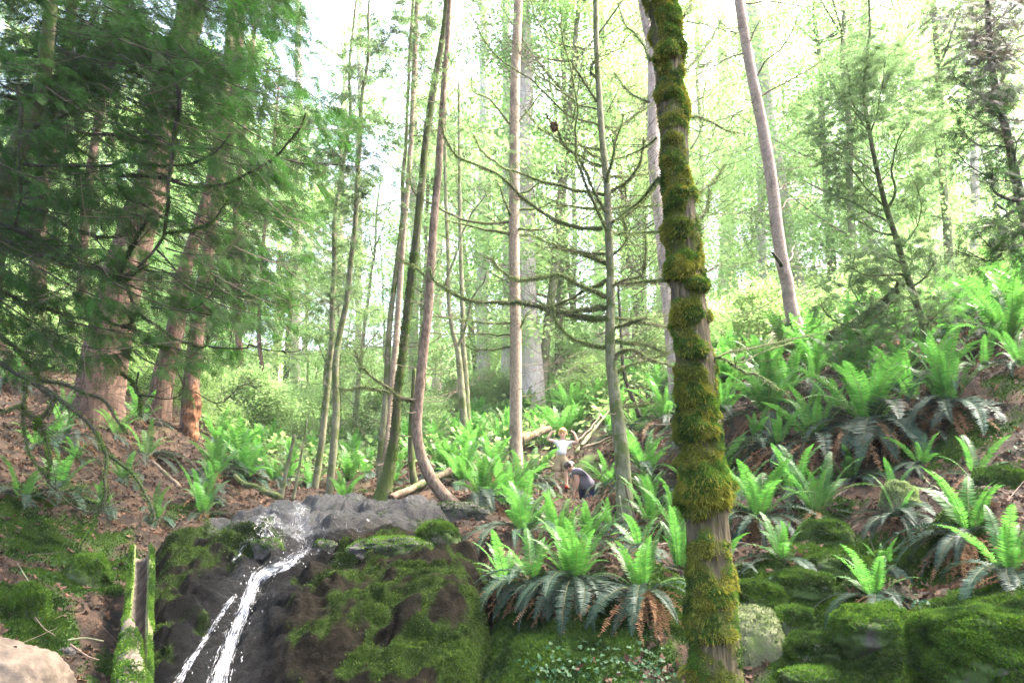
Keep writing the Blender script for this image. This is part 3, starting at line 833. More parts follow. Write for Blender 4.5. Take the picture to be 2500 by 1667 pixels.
def flush(fol, mat, parent, rng, name='foliage', tmpl=SPRAY, roll=.5, down=.25):
    if not fol: return None
    g = Geo()
    sprays(g, np.array([f[0] for f in fol]), np.array([f[1] for f in fol]), np.array([f[2] for f in fol]), rng, tmpl, roll, down)
    return g.obj(name, mat, parent, smooth=False)
def trunk_obj(parent, path, radii, mat, k=14, lump=.06, lscale=4, seed=0, name='trunk', extra=None):
    g = Geo()
    tube(g, path, radii, k, 0, lump, lscale, seed=seed)
    if extra: extra(g)
    return g.obj(name, mat, parent)
def root_at(path): return tuple(path[np.argmin(path[:, 2])])
def tree_thing(name, label, path, group=None, cat='tree'):
    return thing(name, label, cat, root_at(path), group)
def px_trunk(pts, d, widths, n=60, d_top=None, wob=.0, seed=0):
    """trunk from a list top..bottom of pixels and pixel widths there"""
    pts = np.array(pts, float)
    path = px_path(pts, d_top or d, d, n, wob, seed)
    L = np.concatenate([[0], np.cumsum(np.linalg.norm(np.diff(pts, axis=0), axis=1))]) / np.linalg.norm(np.diff(pts, axis=0), axis=1).sum()
    w = np.interp(np.linspace(0, 1, n), L, widths)
    _, py = proj(path)
    return path, w * .5 * mpp(py, path[:, 1])

# ------------------------------------------------------------------ the big moss-clad trunk in front
def build_main_trunk():
    ctr = [(1585,-420),(1600,-200),(1616,0),(1627,102),(1632,204),(1644,306),(1648,408),(1661,510),(1671,612),(1679,714),(1688,800),(1697,900),(1708,1021),(1719,1187),(1733,1352),(1741,1518),(1749,1662),(1756,1800)]
    wid = [40,46,50,54,56,58,60,62,64,70,74,76,84,92,98,106,118,150]
    path, rad = px_trunk(ctr, 5.8, wid, 420)
    root = tree_thing('mossy_tree', 'thick foreground trunk wrapped in lumpy golden green moss, right of centre', path)
    k = 84
    T, A, B = frames(path); th = np.linspace(0, 2 * np.pi, k, endpoint=False)
    dirs = np.cos(th)[None, :, None] * A[:, None] + np.sin(th)[None, :, None] * B[:, None]
    q = path[:, None] + dirs * rad[:, None, None]
    # moss humps: pixel x, y, size in px, height in px
    H = [(1634,118,34,26),(1622,70,26,14),(1612,30,30,12),(1664,186,26,12),(1608,160,26,8),(1640,215,40,8),(1630,385,26,20),(1655,330,30,8),(1640,290,40,9),(1640,480,40,8),(1628,555,22,16),(1652,560,30,18),(1668,655,44,22),(1695,690,28,18),(1640,670,30,12),
         (1660,760,40,10),(1690,850,36,16),(1680,910,30,10),(1685,960,40,14),(1705,1043,44,20),(1720,1010,30,12),(1690,1100,30,10),(1719,1195,62,30),(1700,1240,40,22),(1745,1215,36,22),(1725,1335,44,10),(1735,1450,50,16),(1725,1530,50,16),(1755,1545,28,22),(1700,1480,40,10)]
    rng = np.random.default_rng(12)
    moss = np.zeros(q.shape[:2]); bul = np.zeros(q.shape[:2])
    mp = 5.8 / F_PX
    for px, py, s, h in H:
        c = P(px + rng.normal() * 8, py, 5.8 - .11)
        dz = q[..., 2] - c[2]
        d2 = ((q - c) ** 2 * np.array([1, 1, 1.25])).sum(-1) + np.where(dz < -.25 * s * mp, 2.6, 0) * (dz + .25 * s * mp) ** 2
        e = np.exp(-d2 / (s * mp * .95) ** 2 * (1 + .9 * fbm(q * 7, 4)))
        bul = np.maximum(bul, sstep(.08, .9, e) * h * mp * .85); moss = np.maximum(moss, e * 1.2)
    for _ in range(60):   # humps round the back and sides as well
        i = rng.integers(0, 420); j = rng.integers(0, k); s = rng.uniform(.05, .12)
        if q[i, j, 1] < path[i, 1] - .05: continue
        d2 = ((q - q[i, j]) ** 2).sum(-1); e = np.exp(-d2 / s ** 2)
        bul = np.maximum(bul, e * s * .35); moss = np.maximum(moss, e)
    nz = fbm(q * np.array([5, 5, 3.2]), 5)
    top = 1 - sstep(1080, 1330, proj(path)[1])[:, None]
    moss = np.clip(moss * 1.1 + nz * 1.05 + .34 + .08 * top, 0, 1.3)
    bul = bul * (1 + .35 * fbm(q * 11, 3))
    lay = fbm(q * np.array([9, 9, 16]), 4)
    fur = fbm(np.stack([th[None] * 5 + 0 * q[..., 0], q[..., 2] * 2.2, 0 * q[..., 0]], -1) * 1.0, 4)
    r = rad[:, None] + bul + .012 * sstep(.2, .8, moss) * (1 + 1.6 * lay) + (fur * .010 + (ridge(np.stack([th[None] * 7 + 0 * q[..., 0], q[..., 2] * 1.3, 0 * q[..., 0]], -1), 3) - .5) * .006) * (1 - sstep(.2, .7, moss))
    v = path[:, None] + dirs * r[..., None]
    v[..., 2] -= bul * .35
    n = len(path)
    i = np.arange(n - 1)[:, None] * k; j = np.arange(k)[None]
    Q = np.stack([i + j, i + (j + 1) % k, i + k + (j + 1) % k, i + k + j], -1).reshape(-1, 4)
    V = v.reshape(-1, 3); g = Geo(); g.add(V, Q)
    g.obj('trunk', M['bark_main'], root, attrs={'moss': np.clip(moss.ravel() * .6, 0, 1)})
    mw = np.clip(moss.ravel() - .38, 0, 1)
    pts, nr = sample_mesh(V, Q, np.zeros((0, 3), int), 150000, weight=mw)
    cen = np.stack([np.interp(pts[:, 2], path[::-1, 2], path[::-1, c]) for c in range(3)], -1)
    out = unit((pts - cen) * np.array([1, 1, 0])); flip = (nr * out).sum(1) < 0; nr[flip] *= -1
    b = Geo(); sel = fbm(pts * 6, 3) > .0
    blades(b, pts[sel] - nr[sel] * .003, nr[sel], .018, .0055, 0, spread=.7, droop=.25)
    blades(b, pts[~sel] - nr[~sel] * .003, nr[~sel], .018, .0055, 1, spread=.7, droop=.25)
    # strands that hang below the thickest cushions
    hw = np.clip(bul.ravel() * 12, 0, 1)
    pts, nr = sample_mesh(V, Q, np.zeros((0, 3), int), 9000, weight=hw)
    cen = np.stack([np.interp(pts[:, 2], path[::-1, 2], path[::-1, c]) for c in range(3)], -1)
    out = unit((pts - cen) * np.array([1, 1, 0]))
    blades(b, pts, out, .035, .005, 0, spread=.35, droop=1.1)
    mo = b.obj('moss', [M['moss_gold'], M['moss']], root, smooth=False); mo['kind'] = 'stuff'
    # dead boughs leaving the trunk
    lines = [(C_([(395,115),(540,150),(690,190)]), 8.2, 5), (C_([(390,395),(540,150+190),(690,285)]), 8, 4), (C_([(400,640),(470,640),(560,690),(640,720),(720,735)]), 7.6, 9),
             (C_([(415,820),(480,700),(490,500),(510,320)]), 7.8, 5), (C_([(480,690),(560,660),(680,620),(720,520)]), 7.8, 4), (C_([(440,1060),(510,1020),(560,970),(600,900)]), 7.3, 8),
             (C_([(450,1200),(490,1160),(510,1110),(520,1030)]), 7.2, 8), (C_([(490,1160),(680,1170),(830,1165)]), 7.6, 3), (C_([(425,880),(560,820),(620,760)]), 7.8, 3), (C_([(380,400),(520,230),(590,90)]), 8.0, 7),
             (C_([(380,90),(415,30),(430,-60)]), 7.6, 8), (C_([(395,590),(520,500),(600,420)]), 7.8, 3),
             (D_([(90,670),(140,660),(200,690),(280,750),(350,760),(420,800),(480,850)]), 6.4, 9), (D_([(90,670),(180,630),(330,600),(520,560),(700,520)]), 8.0, 7), (D_([(150,660),(260,690),(360,640),(450,600)]), 7.5, 5),
             (C_([(230,760),(130,830),(0,870)]), 7.6, 7), (C_([(240,970),(150,1090),(60,1160),(0,1210)]), 7.5, 10), (C_([(250,1265),(120,1270),(0,1275)]), 7.6, 6), (C_([(280,1530),(150,1540),(60,1560)]), 7.5, 8),
             (C_([(195,560),(90,510),(0,400)]), 7.8, 6), (C_([(200,330),(150,230),(60,130),(20,0)]), 8.0, 9)]
    for a, (pts, d1, w) in enumerate(lines):
        p = px_path(pts, 5.8, d1 - 1.0, 24, .012, a)
        rr = np.linspace(w, w * .35, 24) * .5 * 5.8 / F_PX
        gb = Geo(); tube(gb, p, rr, 6, 0, .15, 12, seed=a)
        twigs_on(gb, p, 7, .45, .0035, np.random.default_rng(a), .15)
        if w >= 6: hairs_on(gb, p, rr, 500, .022, .004, 1, .7, a)
        gb.obj('branch', [M['bark_moss'], M['moss_pale']], root)
build_main_trunk()

# ------------------------------------------------------------------ slim tree with moss-hung horizontal limbs
def build_limb_tree():
    T1 = [(1440,-420),(1448,-150),(1454,0),(1456,112),(1465,268),(1472,357),(1483,469),(1484,500),(1489,643),(1491,739),(1489,835),(1496,930),(1505,1002),(1517,1098),(1524,1190),(1524,1290),(1510,1350),(1505,1400)]
    W1 = [6,9,11,13,14,15,16,17,19,20,22,25,27,34,38,42,56,70]
    path, rad = px_trunk(T1, 12.0, W1, 140)
    root = tree_thing('mossy_limbed_tree', 'slim tree with bare horizontal limbs hung with pale moss, standing behind the two people', path)
    trunk_obj(root, path, rad, M['bark_grey'], 16, .10, 3.5, 1)
    br = [(A_([(1500,1250),(1330,1240),(1220,1190),(1100,1110),(1000,1020),(900,940),(760,880),(680,820),(640,740),(625,650)]), 16, 11, 1.4),
          (A_([(1525,1065),(1400,1050),(1290,1020),(1170,990),(1050,950),(930,900),(850,840),(800,740)]), 14, 12.6, 1.0),
          (A_([(1540,1290),(1500,1200),(1440,1080),(1390,950),(1360,850),(1355,700),(1365,560),(1330,380),(1300,260)]), 13, 11, .6),
          (A_([(1530,1180),(1480,1080),(1420,960),(1370,860)]), 13, 11.6, .6),
          (A_([(1550,1220),(1650,1160),(1750,1070),(1830,960),(1880,900)]), 15, 11, 1.0),
          (A_([(1525,1030),(1545,920),(1580,780),(1610,660),(1620,610)]), 12, 11.6, .6),
          (A_([(1545,1040),(1620,1010),(1690,930),(1720,820),(1730,750)]), 13, 11.2, .9),
          (A_([(1500,690),(1340,640),(1240,560),(1120,450),(1020,380),(930,310),(840,200),(740,0)]), 8, 10.8, .4),
          (A_([(1470,600),(1360,560),(1240,470),(1130,400),(1050,290),(1040,200)]), 8, 12.8, .3),
          (A_([(1540,1270),(1660,1280),(1830,1265),(1950,1240)]), 9, 12.8, .6),
          (A_([(1520,1390),(1430,1380),(1300,1370),(1200,1330),(1120,1290),(1050,1280)]), 9, 12.9, .7),
          (A_([(1535,1440),(1470,1410),(1380,1385)]), 9, 12.6, .7),
          (A_([(1555,1400),(1610,1340),(1635,1270),(1610,1200),(1580,1120)]), 9, 11.4, .5),
          (A_([(1470,560),(1400,450),(1340,350),(1300,250),(1280,150),(1270,50)]), 9, 11.3, .3),
          (A_([(1500,700),(1600,690),(1700,620),(1790,560)]), 7, 12.6, .3),
          (A_([(1540,1140),(1700,1130),(1840,1120)]), 9, 12.5, .7),
          (A_([(1520,1140),(1370,1130),(1220,1120)]), 8, 12.6, .6),
          (A_([(1470,270),(1250,240),(1150,100),(1110,0)]), 6, 12.7, .1),
          (A_([(1510,880),(1430,830),(1390,800)]), 8, 12.5, .5), (A_([(1505,910),(1380,860),(1300,800),(1240,690),(1190,620)]), 8, 11.6, .6),
          (A_([(1510,960),(1640,960),(1780,930)]), 8, 12.6, .8),
          (A_([(1500,820),(1380,800),(1260,770),(1150,690),(1080,600)]), 8, 12.9, .7),
          (A_([(1480,430),(1440,400),(1445,340),(1480,300)]), 7, 11.8, .2),
          (B_([(1420,470),(1340,430),(1250,390),(1180,360),(1100,370),(950,375),(870,330),(830,260)]), 19, 11, 1.5),
          (B_([(1420,580),(1300,570),(1180,545),(1080,520),(960,500),(850,500),(740,490),(660,460),(590,420),(540,380),(520,320)]), 21, 10.9, 2.0),
          (B_([(1420,522),(1300,537),(1200,547)]), 14, 11.6, 1.2),
          (B_([(1425,385),(1320,430),(1230,480),(1150,515),(1100,525)]), 14, 12.9, 1.0),
          (B_([(1415,720),(1310,705),(1230,670),(1180,610),(1150,540),(1150,430)]), 13, 11.2, 1.0),
          (B_([(1440,430),(1500,390),(1600,355),(1625,250),(1620,120)]), 9, 11.3, .6),
          (B_([(1460,400),(1600,400),(1725,380),(1800,340)]), 13, 12.7, 1.2),
          (B_([(1470,575),(1600,600),(1750,620),(1830,620)]), 11, 12.5, 1.0),
          (B_([(1465,630),(1540,600),(1630,575)]), 11, 11.5, 1.0),
          (B_([(1460,770),(1500,745),(1570,745),(1650,790),(1760,825),(1850,850)]), 12, 11.3, 1.2),
          (B_([(1465,870),(1530,820),(1600,800),(1740,760)]), 8, 12.6, .8),
          (B_([(1470,700),(1600,710),(1750,760)]), 10, 12.4, 1.0),
          (B_([(1425,300),(1330,260),(1220,230),(1130,200)]), 10, 12.7, .9),
          (B_([(1480,1030),(1560,1030),(1640,1010)]), 5, 12.3, .4)]
    for a, (pts, w, d1, hair) in enumerate(br):
        dd = float(np.interp(pts[0][1], [0, 1200], [12.0, 12.0]))
        p = px_path(pts, dd, d1, 40, .03, a * 3)
        rr = np.linspace(w, max(1.8, w * .22), 40) * .5 * 12 / F_PX * .72
        g = Geo(); tube(g, p, rr, 7, 0, .25, 9, seed=a)
        twigs_on(g, p, 32, .9, .004, np.random.default_rng(a + 40), .15)
        if hair: hairs_on(g, p, rr * 1.05, int(1900 * hair), .036, .006, 1, .9, a)
        g.obj('branch', [M['bark_moss'], M['moss_pale']], root)
    bare_twigs(root, path, rad, 58, 1.0, 3.0, 3.2, 9.5, np.random.default_rng(77), up=.3, d_r=.006)
    return path

# ------------------------------------------------------------------ the slim trees behind the lip
def bare_twigs(root, path, rad, n, lmin, lmax, z0, z1, rng, mat=None, fol=None, up=.25, d_r=.006, droop=.25, foliage_from=None, spray=.16):
    """thin dead boughs all round a trunk"""
    ok = np.where((path[:, 2] > z0) & (path[:, 2] < z1))[0]
    for a in range(n):
        i = rng.choice(ok); az = rng.uniform(0, 2 * np.pi)
        L = rng.uniform(lmin, lmax)
        s = np.linspace(0, 1, 10)[:, None]
        d = np.array([math.cos(az), math.sin(az), rng.normal(up, .15)])
        p = path[i] + d * L * s + np.array([0, 0, -1]) * L * droop * (s * (1 - s)) * 2 + np.array([0, 0, 1]) * .25 * L * s ** 3 * rng.uniform(-.2, 1)
        p = p + np.stack([fbm(p * 2.5 + a * 3.1 + 5 * c, 2) for c in range(3)], -1) * .08 * s
        g = Geo(); tube(g, p, d_r * rng.uniform(.6, 1.4) * (1 - .8 * s[:, 0]), 4, cap=False)
        twigs_on(g, p, int(5 + L * 5), .5, .0035, rng, .1)
        g.obj('branch', mat or M['twig'], root)
        if fol is not None and foliage_from is not None and path[i][2] > foliage_from:
            T, _, _ = frames(p)
            for _ in range(int(26 * L)):
                j = rng.integers(3, 10); c = p[j] + rng.normal(size=3) * np.array([.22, .22, .1])
                fol.append((c, unit(T[j] + rng.normal(size=3) * .7), spray))
def build_slim_trees():
    rng = np.random.default_rng(21)
    # straight tree
    path, rad = px_trunk([(1290,-450),(1275,-200),(1266,0),(1257,223),(1256,446),(1255,596),(1259,835),(1259,1074),(1261,1150),(1262,1190)], 15.0, [12,16,20,23,26,26,27,31,36,46], 110)
    root = tree_thing('slim_tree', 'straight slim pinkish trunk with thin dead branches, left of the boy in the white shirt', path)
    trunk_obj(root, path, rad, M['bark_pink'], 14, .05, 5, 2)
    for a, (pts, w, d1) in enumerate([(A_([(1000,1285),(900,1260),(800,1240),(700,1220),(630,1190)]), 9, 14), (A_([(1000,1215),(850,1220),(740,1200),(600,1130),(500,1080),(450,980),(440,850)]), 8, 13.6),
            (A_([(1000,1190),(980,1120),(950,1040),(930,990)]), 8, 14.2), (B_([(930,600),(850,605),(700,590),(560,570)]), 6, 14), (B_([(930,665),(800,665),(600,658),(500,655)]), 5, 15.8), (B_([(930,725),(830,740),(740,730),(700,712)]), 6, 14.6),
            (A_([(1030,700),(1100,600),(1180,500)]), 5, 15), (A_([(1010,700),(900,560),(800,500),(780,380)]), 6, 14.2), (A_([(1035,1060),(1110,1040),(1190,970)]), 6, 14.4), (A_([(1040,1150),(1150,1140),(1260,1090)]), 6, 14.6), (B_([(960,120),(1100,130),(1200,90)]), 6, 14.2), (B_([(985,630),(1000,600),(1030,540)]), 5, 14.8)]):
        p = px_path(pts, 15, d1, 26, .03, a)
        g = Geo(); tube(g, p, np.linspace(w, w * .3, 26) * .5 * 15 / F_PX, 5, cap=False)
        twigs_on(g, p, 9, .7, .0045, rng, .15)
        hairs_on(g, p, np.linspace(w, w * .3, 26) * .5 * 15 / F_PX, 400, .03, .006, 1, .8, a)
        g.obj('branch', [M['bark_moss'], M['moss_pale']], root)
    bare_twigs(root, path, rad, 34, .9, 2.4, 4.0, 13, rng)
    # the tree with the J-shaped foot
    path, rad = px_trunk([(1110,-420),(1102,-120),(1095,67),(1086,179),(1077,312),(1068,446),(1058,558),(1049,700),(1046,750),(1034,859),(1022,978),(1018,1050),(1027,1107),(1046,1155),(1070,1193),(1092,1217),(1112,1235)], 12.5, [6,9,11,13,15,17,19,21,21,23,24,25,26,28,30,32,36], 130)
    root = tree_thing('bent_tree', 'slim tree whose dark foot bends in a J onto the rock ledge', path)
    trunk_obj(root, path, rad, bark_mat('two_tone_bark', (.10, .07, .045), (.27, .19, .145), moss=(.10, .12, .05), moss_lo=.6, moss_hi=.75, stretch=(1, 1, .4)), 14, .07, 5, 3)
    for a, (pts, w, d1) in enumerate([(B_([(440,1000),(380,985),(320,950),(260,905),(200,850),(160,800),(140,740)]), 11, 11.6), (B_([(320,960),(220,935),(110,945),(40,920)]), 7, 11.8), (B_([(490,360),(420,300),(330,260)]), 5, 13)]):
        p = px_path(pts, 12.5, d1, 26, .03, a)
        g = Geo(); rr = np.linspace(w, w * .3, 26) * .5 * 12 / F_PX
        tube(g, p, rr, 6, 0, .2, 9); twigs_on(g, p, 16, .8, .004, rng, .1); hairs_on(g, p, rr, 900, .04, .006, 1, .8, a)
        g.obj('branch', [M['bark_moss'], M['moss_pale']], root)
    fol = []
    bare_twigs(root, path, rad, 26, .7, 1.8, 3.0, 11, rng, fol=fol, foliage_from=7.0)
    flush(fol, M['conifer_pale'], root, rng, tmpl=SPRAY_LITE)
    # green mossy one, leaning, at the lip
    path, rad = px_trunk([(1105,-420),(1093,-100),(1086,54),(1057,223),(1041,335),(1030,446),(1019,558),(1006,667),(989,811),(984,859),(972,954),(965,1050),(953,1130),(936,1205),(928,1240)], 13, [9,13,14,16,17,18,19,19,19,20,20,22,26,40,58], 120)
    root = tree_thing('leaning_mossy_tree', 'thin green mossy trunk leaning right from a swollen foot at the waterfall lip', path)
    trunk_obj(root, path, rad, M['bark_moss'], 14, .12, 6, 4)
    g = Geo(); hairs_on(g, path[-40:], rad[-40:], 7000, .03, .009, 0, .3, 5); g.obj('moss', M['moss'], root)['kind'] = 'stuff'
    fol = []
    bare_twigs(root, path, rad, 24, .7, 1.7, 3.0, 11, rng, fol=fol, foliage_from=6.2)
    flush(fol, M['conifer_pale'], root, rng, tmpl=SPRAY_LITE)
    # greyer one beside it
    path, rad = px_trunk([(1030,-300),(1015,100),(1001,388),(992,491),(983,603),(977,691),(967,835),(953,978),(943,1098),(938,1170),(936,1215)], 15, [10,12,13,13,14,14,15,16,18,20,24], 80)
    root = tree_thing('thin_grey_tree', 'thin greyish pink trunk just left of the leaning mossy tree at the lip', path)
    trunk_obj(root, path, rad, M['bark_pink'], 10, .06, 5, 5)
    bare_twigs(root, path, rad, 20, .6, 1.6, 3.0, 11, rng)
    # small mossy stem between them
    path, rad = px_trunk([(1012,900),(1006,1000),(1003,1080),(1006,1140),(1014,1190),(1020,1220)], 13.6, [9,12,15,18,20,26], 40)
    root = tree_thing('mossy_sapling', 'short mossy stem behind the J-shaped tree foot', path)
    trunk_obj(root, path, rad, M['bark_moss'], 10, .15, 6, 6)
    # twin-stemmed tree further back
    path, rad = px_trunk([(1085,150),(1086,350),(1089,500),(1094,620),(1096,739),(1106,811),(1118,859),(1127,954),(1134,1040),(1140,1100)], 20, [7,8,9,10,10,11,13,17,20,26], 70)
    root = tree_thing('forked_tree', 'forked slim tree on the slope between the J-shaped and the straight trunk', path)
    trunk_obj(root, path, rad, M['bark_grey'], 10, .1, 4, 7)
    path2, rad2 = px_trunk([(1120,200),(1122,450),(1125,620),(1129,739),(1131,840),(1137,930),(1141,1020),(1142,1095)], 20.1, [6,8,10,11,13,15,17,20], 60)
    trunk_obj(root, path2, rad2, M['bark_grey'], 10, .1, 4, 8, name='stem')
    p = px_path(B_([(665,740),(710,600),(740,480),(790,400),(820,330)]), 20, 19.4, 24, .04)
    g = Geo(); tube(g, p, np.linspace(8, 3, 24) * .5 * 20 / F_PX, 6); twigs_on(g, p, 10, 1.0, .006, rng); g.obj('branch', M['bark_grey'], root)
    p = px_path(A_([(640,1560),(700,1400),(760,1220),(830,1110),(900,1010)]), 19.6, 19, 24, .04)
    g = Geo(); tube(g, p, np.linspace(7, 3, 24) * .5 * 20 / F_PX, 6); twigs_on(g, p, 10, 1.0, .006, rng); g.obj('branch', M['bark_grey'], root)
    bare_twigs(root, path, rad, 16, .8, 2.0, 5.0, 14, rng)
    # curved dark sapling right of the limbed tree
    path, rad = px_trunk(B_([(1480,380),(1492,560),(1500,720),(1512,850),(1545,960),(1580,1050),(1592,1085)]), 16.5, [5,7,8,9,10,11,14], 40)
    root = tree_thing('curved_sapling', 'thin dark sapling curving up from the slope beside the mossy foreground trunk', path)
    trunk_obj(root, path, rad, M['bark_dark'], 8, .1, 5, 9); bare_twigs(root, path, rad, 9, .3, .9, 4.2, 8, rng)
    # fissured dark trunk hidden behind the moss-clad one
    path, rad = px_trunk([(1545,-300),(1560,-60),(1580,60),(1594,150),(1597,400),(1614,560),(1628,700),(1640,830),(1650,980),(1656,1060)], 17, [20,22,24,27,30,30,31,32,34,40], 70)
    root = tree_thing('shaded_tree', 'greyish trunk half hidden behind the moss-clad foreground trunk', path)
    trunk_obj(root, path, rad, M['bark_pale'], 14, .1, 4, 10); bare_twigs(root, path, rad, 22, .8, 2.4, 5.0, 14, rng)
    # the leaning tree on the right
    path, rad = px_trunk([(1765,-400),(1785,-180),(1804,0),(1826,134),(1848,246),(1866,335),(1884,446),(1897,558),(1911,647),(1920,683),(1932,757),(1949,807),(1967,850),(1982,882)], 15, [14,18,22,24,26,27,28,30,30,31,32,36,42,58], 110)
    root = tree_thing('leaning_tree', 'tall bare greyish pink trunk leaning left from the right-hand slope', path)
    trunk_obj(root, path, rad, bark_mat('ringed_bark', (.20, .145, .12), (.33, .255, .215), moss=(.11, .13, .06), moss_lo=.62, moss_hi=.8, stretch=(.5, .5, 1.0), sc=40, bump=.35), 16, .05, 4, 11)
    p = px_path(D_([(512,140),(490,95),(470,68),(448,40)]), 15, 14.6, 12); g = Geo(); tube(g, p, np.linspace(12, 6, 12) * .5 * 15 / F_PX, 8, 0, .2, 9); g.obj('branch_stub', M['bark_dark'], root)
    for a, pts in enumerate([C_([(770,430),(830,340),(940,230),(1000,100)]), C_([(800,525),(900,470),(1050,390),(1180,300)]), C_([(735,245),(770,170),(795,110)]), C_([(700,290),(600,330),(500,390),(430,430)]), C_([(720,20),(850,10),(1000,30),(1150,45)]), C_([(880,1060),(930,1010),(1000,990)]), C_([(900,1160),(950,1100),(1070,1080)]), C_([(870,980),(820,900),(880,800)]), C_([(730,200),(620,160),(540,70)]), C_([(945,1450),(970,1400),(980,1340)])]):
        p = px_path(pts, 15, 14 + .25 * a, 20, .03, a); g = Geo(); tube(g, p, np.linspace(5, 2, 20) * .5 * 15 / F_PX, 4, cap=False); twigs_on(g, p, 9, .8, .004, rng, .1); g.obj('branch', M['twig'], root)
    bare_twigs(root, path, rad, 26, .9, 2.6, 5.5, 14, rng)
build_slim_trees()
build_limb_tree()

# ------------------------------------------------------------------ young conifer on the right slope
def build_right_conifer():
    rng = np.random.default_rng(31)
    pts = C_([(1390,-260),(1392,0),(1395,200),(1365,500),(1390,700),(1440,950),(1490,1150),(1550,1330)]) + D_([(1190,0),(1250,200),(1290,320),(1330,450),(1360,620),(1375,680)])
    path, rad = px_trunk(pts, 12, [3,4,6,8,9,11,13,14,15,16,17,18,20,24], 90)
    root = tree_thing('young_conifer', 'young conifer with upswept twiggy branches and grey-green foliage on the right slope', path)
    trunk_obj(root, path, rad, M['bark_moss'], 10, .1, 5, 12)
    br = [(C_([(1490,1150),(1530,1050),(1520,900),(1560,750),(1605,680)]), 11.4, 8), (C_([(1480,1130),(1380,1040),(1270,880),(1200,820)]), 11.4, 6), (C_([(1440,960),(1330,870),(1200,800),(1090,740)]), 12.6, 5), (C_([(1520,1230),(1380,1150),(1270,1090),(1190,1060)]), 11.6, 7),
          (C_([(1535,1290),(1430,1260),(1300,1180),(1190,1070)]), 12.4, 7), (C_([(1400,750),(1320,620),(1230,520),(1180,480)]), 12.6, 5), (C_([(1380,640),(1300,560),(1270,340)]), 11.6, 5), (C_([(1395,720),(1450,560),(1480,320)]), 11.6, 5),
          (C_([(1560,1350),(1640,1260),(1670,1130),(1640,1000)]), 11.4, 4), (D_([(1240,170),(1120,170),(1000,170),(880,110)]), 11.5, 8), (D_([(1235,120),(1100,60),(950,50)]), 12.3, 6), (D_([(1270,250),(1330,200),(1370,150),(1400,80)]), 11.6, 6),
          (D_([(1300,380),(1150,400),(980,470),(850,460),(760,400),(720,300)]), 11, 5), (D_([(1270,290),(1150,330),(1060,420),(960,480),(800,440),(730,340)]), 10.8, 7), (D_([(1310,420),(1200,490),(1060,560),(920,590),(840,570)]), 11, 4), (D_([(1320,440),(1260,540),(1180,470),(1170,330)]), 11.2, 4), (D_([(1340,480),(1420,410),(1480,330)]), 11.4, 5),
          (D_([(920,150),(910,220),(930,300),(1000,350),(1130,370)]), 11, 4)]
    fol = []
    for a, (p_, d1, w) in enumerate(br):
        p = px_path(p_, 12, d1, 26, .03, a); g = Geo(); rr = np.linspace(w, 2, 26) * .5 * 12 / F_PX
        tube(g, p, rr, 5, cap=False); twigs_on(g, p, 16, .7, .0045, rng, .25); g.obj('branch', M['bark_moss'], root)
        T, _, _ = frames(p)
        for _ in range(70):
            j = rng.integers(8, 26); c = p[j] + rng.normal(size=3) * np.array([.20, .22, .12]); fol.append((c, unit(T[j] + rng.normal(size=3) * .6), .17))
    gb = Geo()
    # leafy boughs: clusters traced as px centre, radius px
    for cx, cy, r, n in [(2010,230,60,10),(2080,150,70,12),(2130,90,60,10),(2180,190,60,8),(1960,310,40,8),(1990,350,40,6),(2240,270,60,9),(2290,200,60,9),(2120,260,60,6),(2030,420,50,6),(2060,640,60,8),(2130,600,50,6),(2230,640,60,8),(2270,690,50,6),(2210,560,40,5),(1990,690,50,5),(2060,740,50,5),(2320,300,60,8),(2250,380,50,5),(2300,640,40,4),(2150,700,60,8),(2090,560,50,5)]:
        for _ in range(max(2, int(n * .6))):
            ex, ey = cx + rng.normal() * r * .6, cy + rng.normal() * r * .6
            d = 12 + rng.normal() * .8
            i = np.argmin(abs(proj(path)[1] - (ey + 120))); p0 = path[i]; p1 = P(ex, ey, d)
            p0 = p1 + unit(p0 - p1) * min(np.linalg.norm(p0 - p1), 1.2)
            bough(gb, fol, p0, p1, rng, .005, .08, 7, .38, .15, 6, .35)
    gb.obj('twigs', M['bark_moss'], root)
    flush(fol, M['conifer_pale'], root, rng, tmpl=SPRAY_MID)
build_right_conifer()

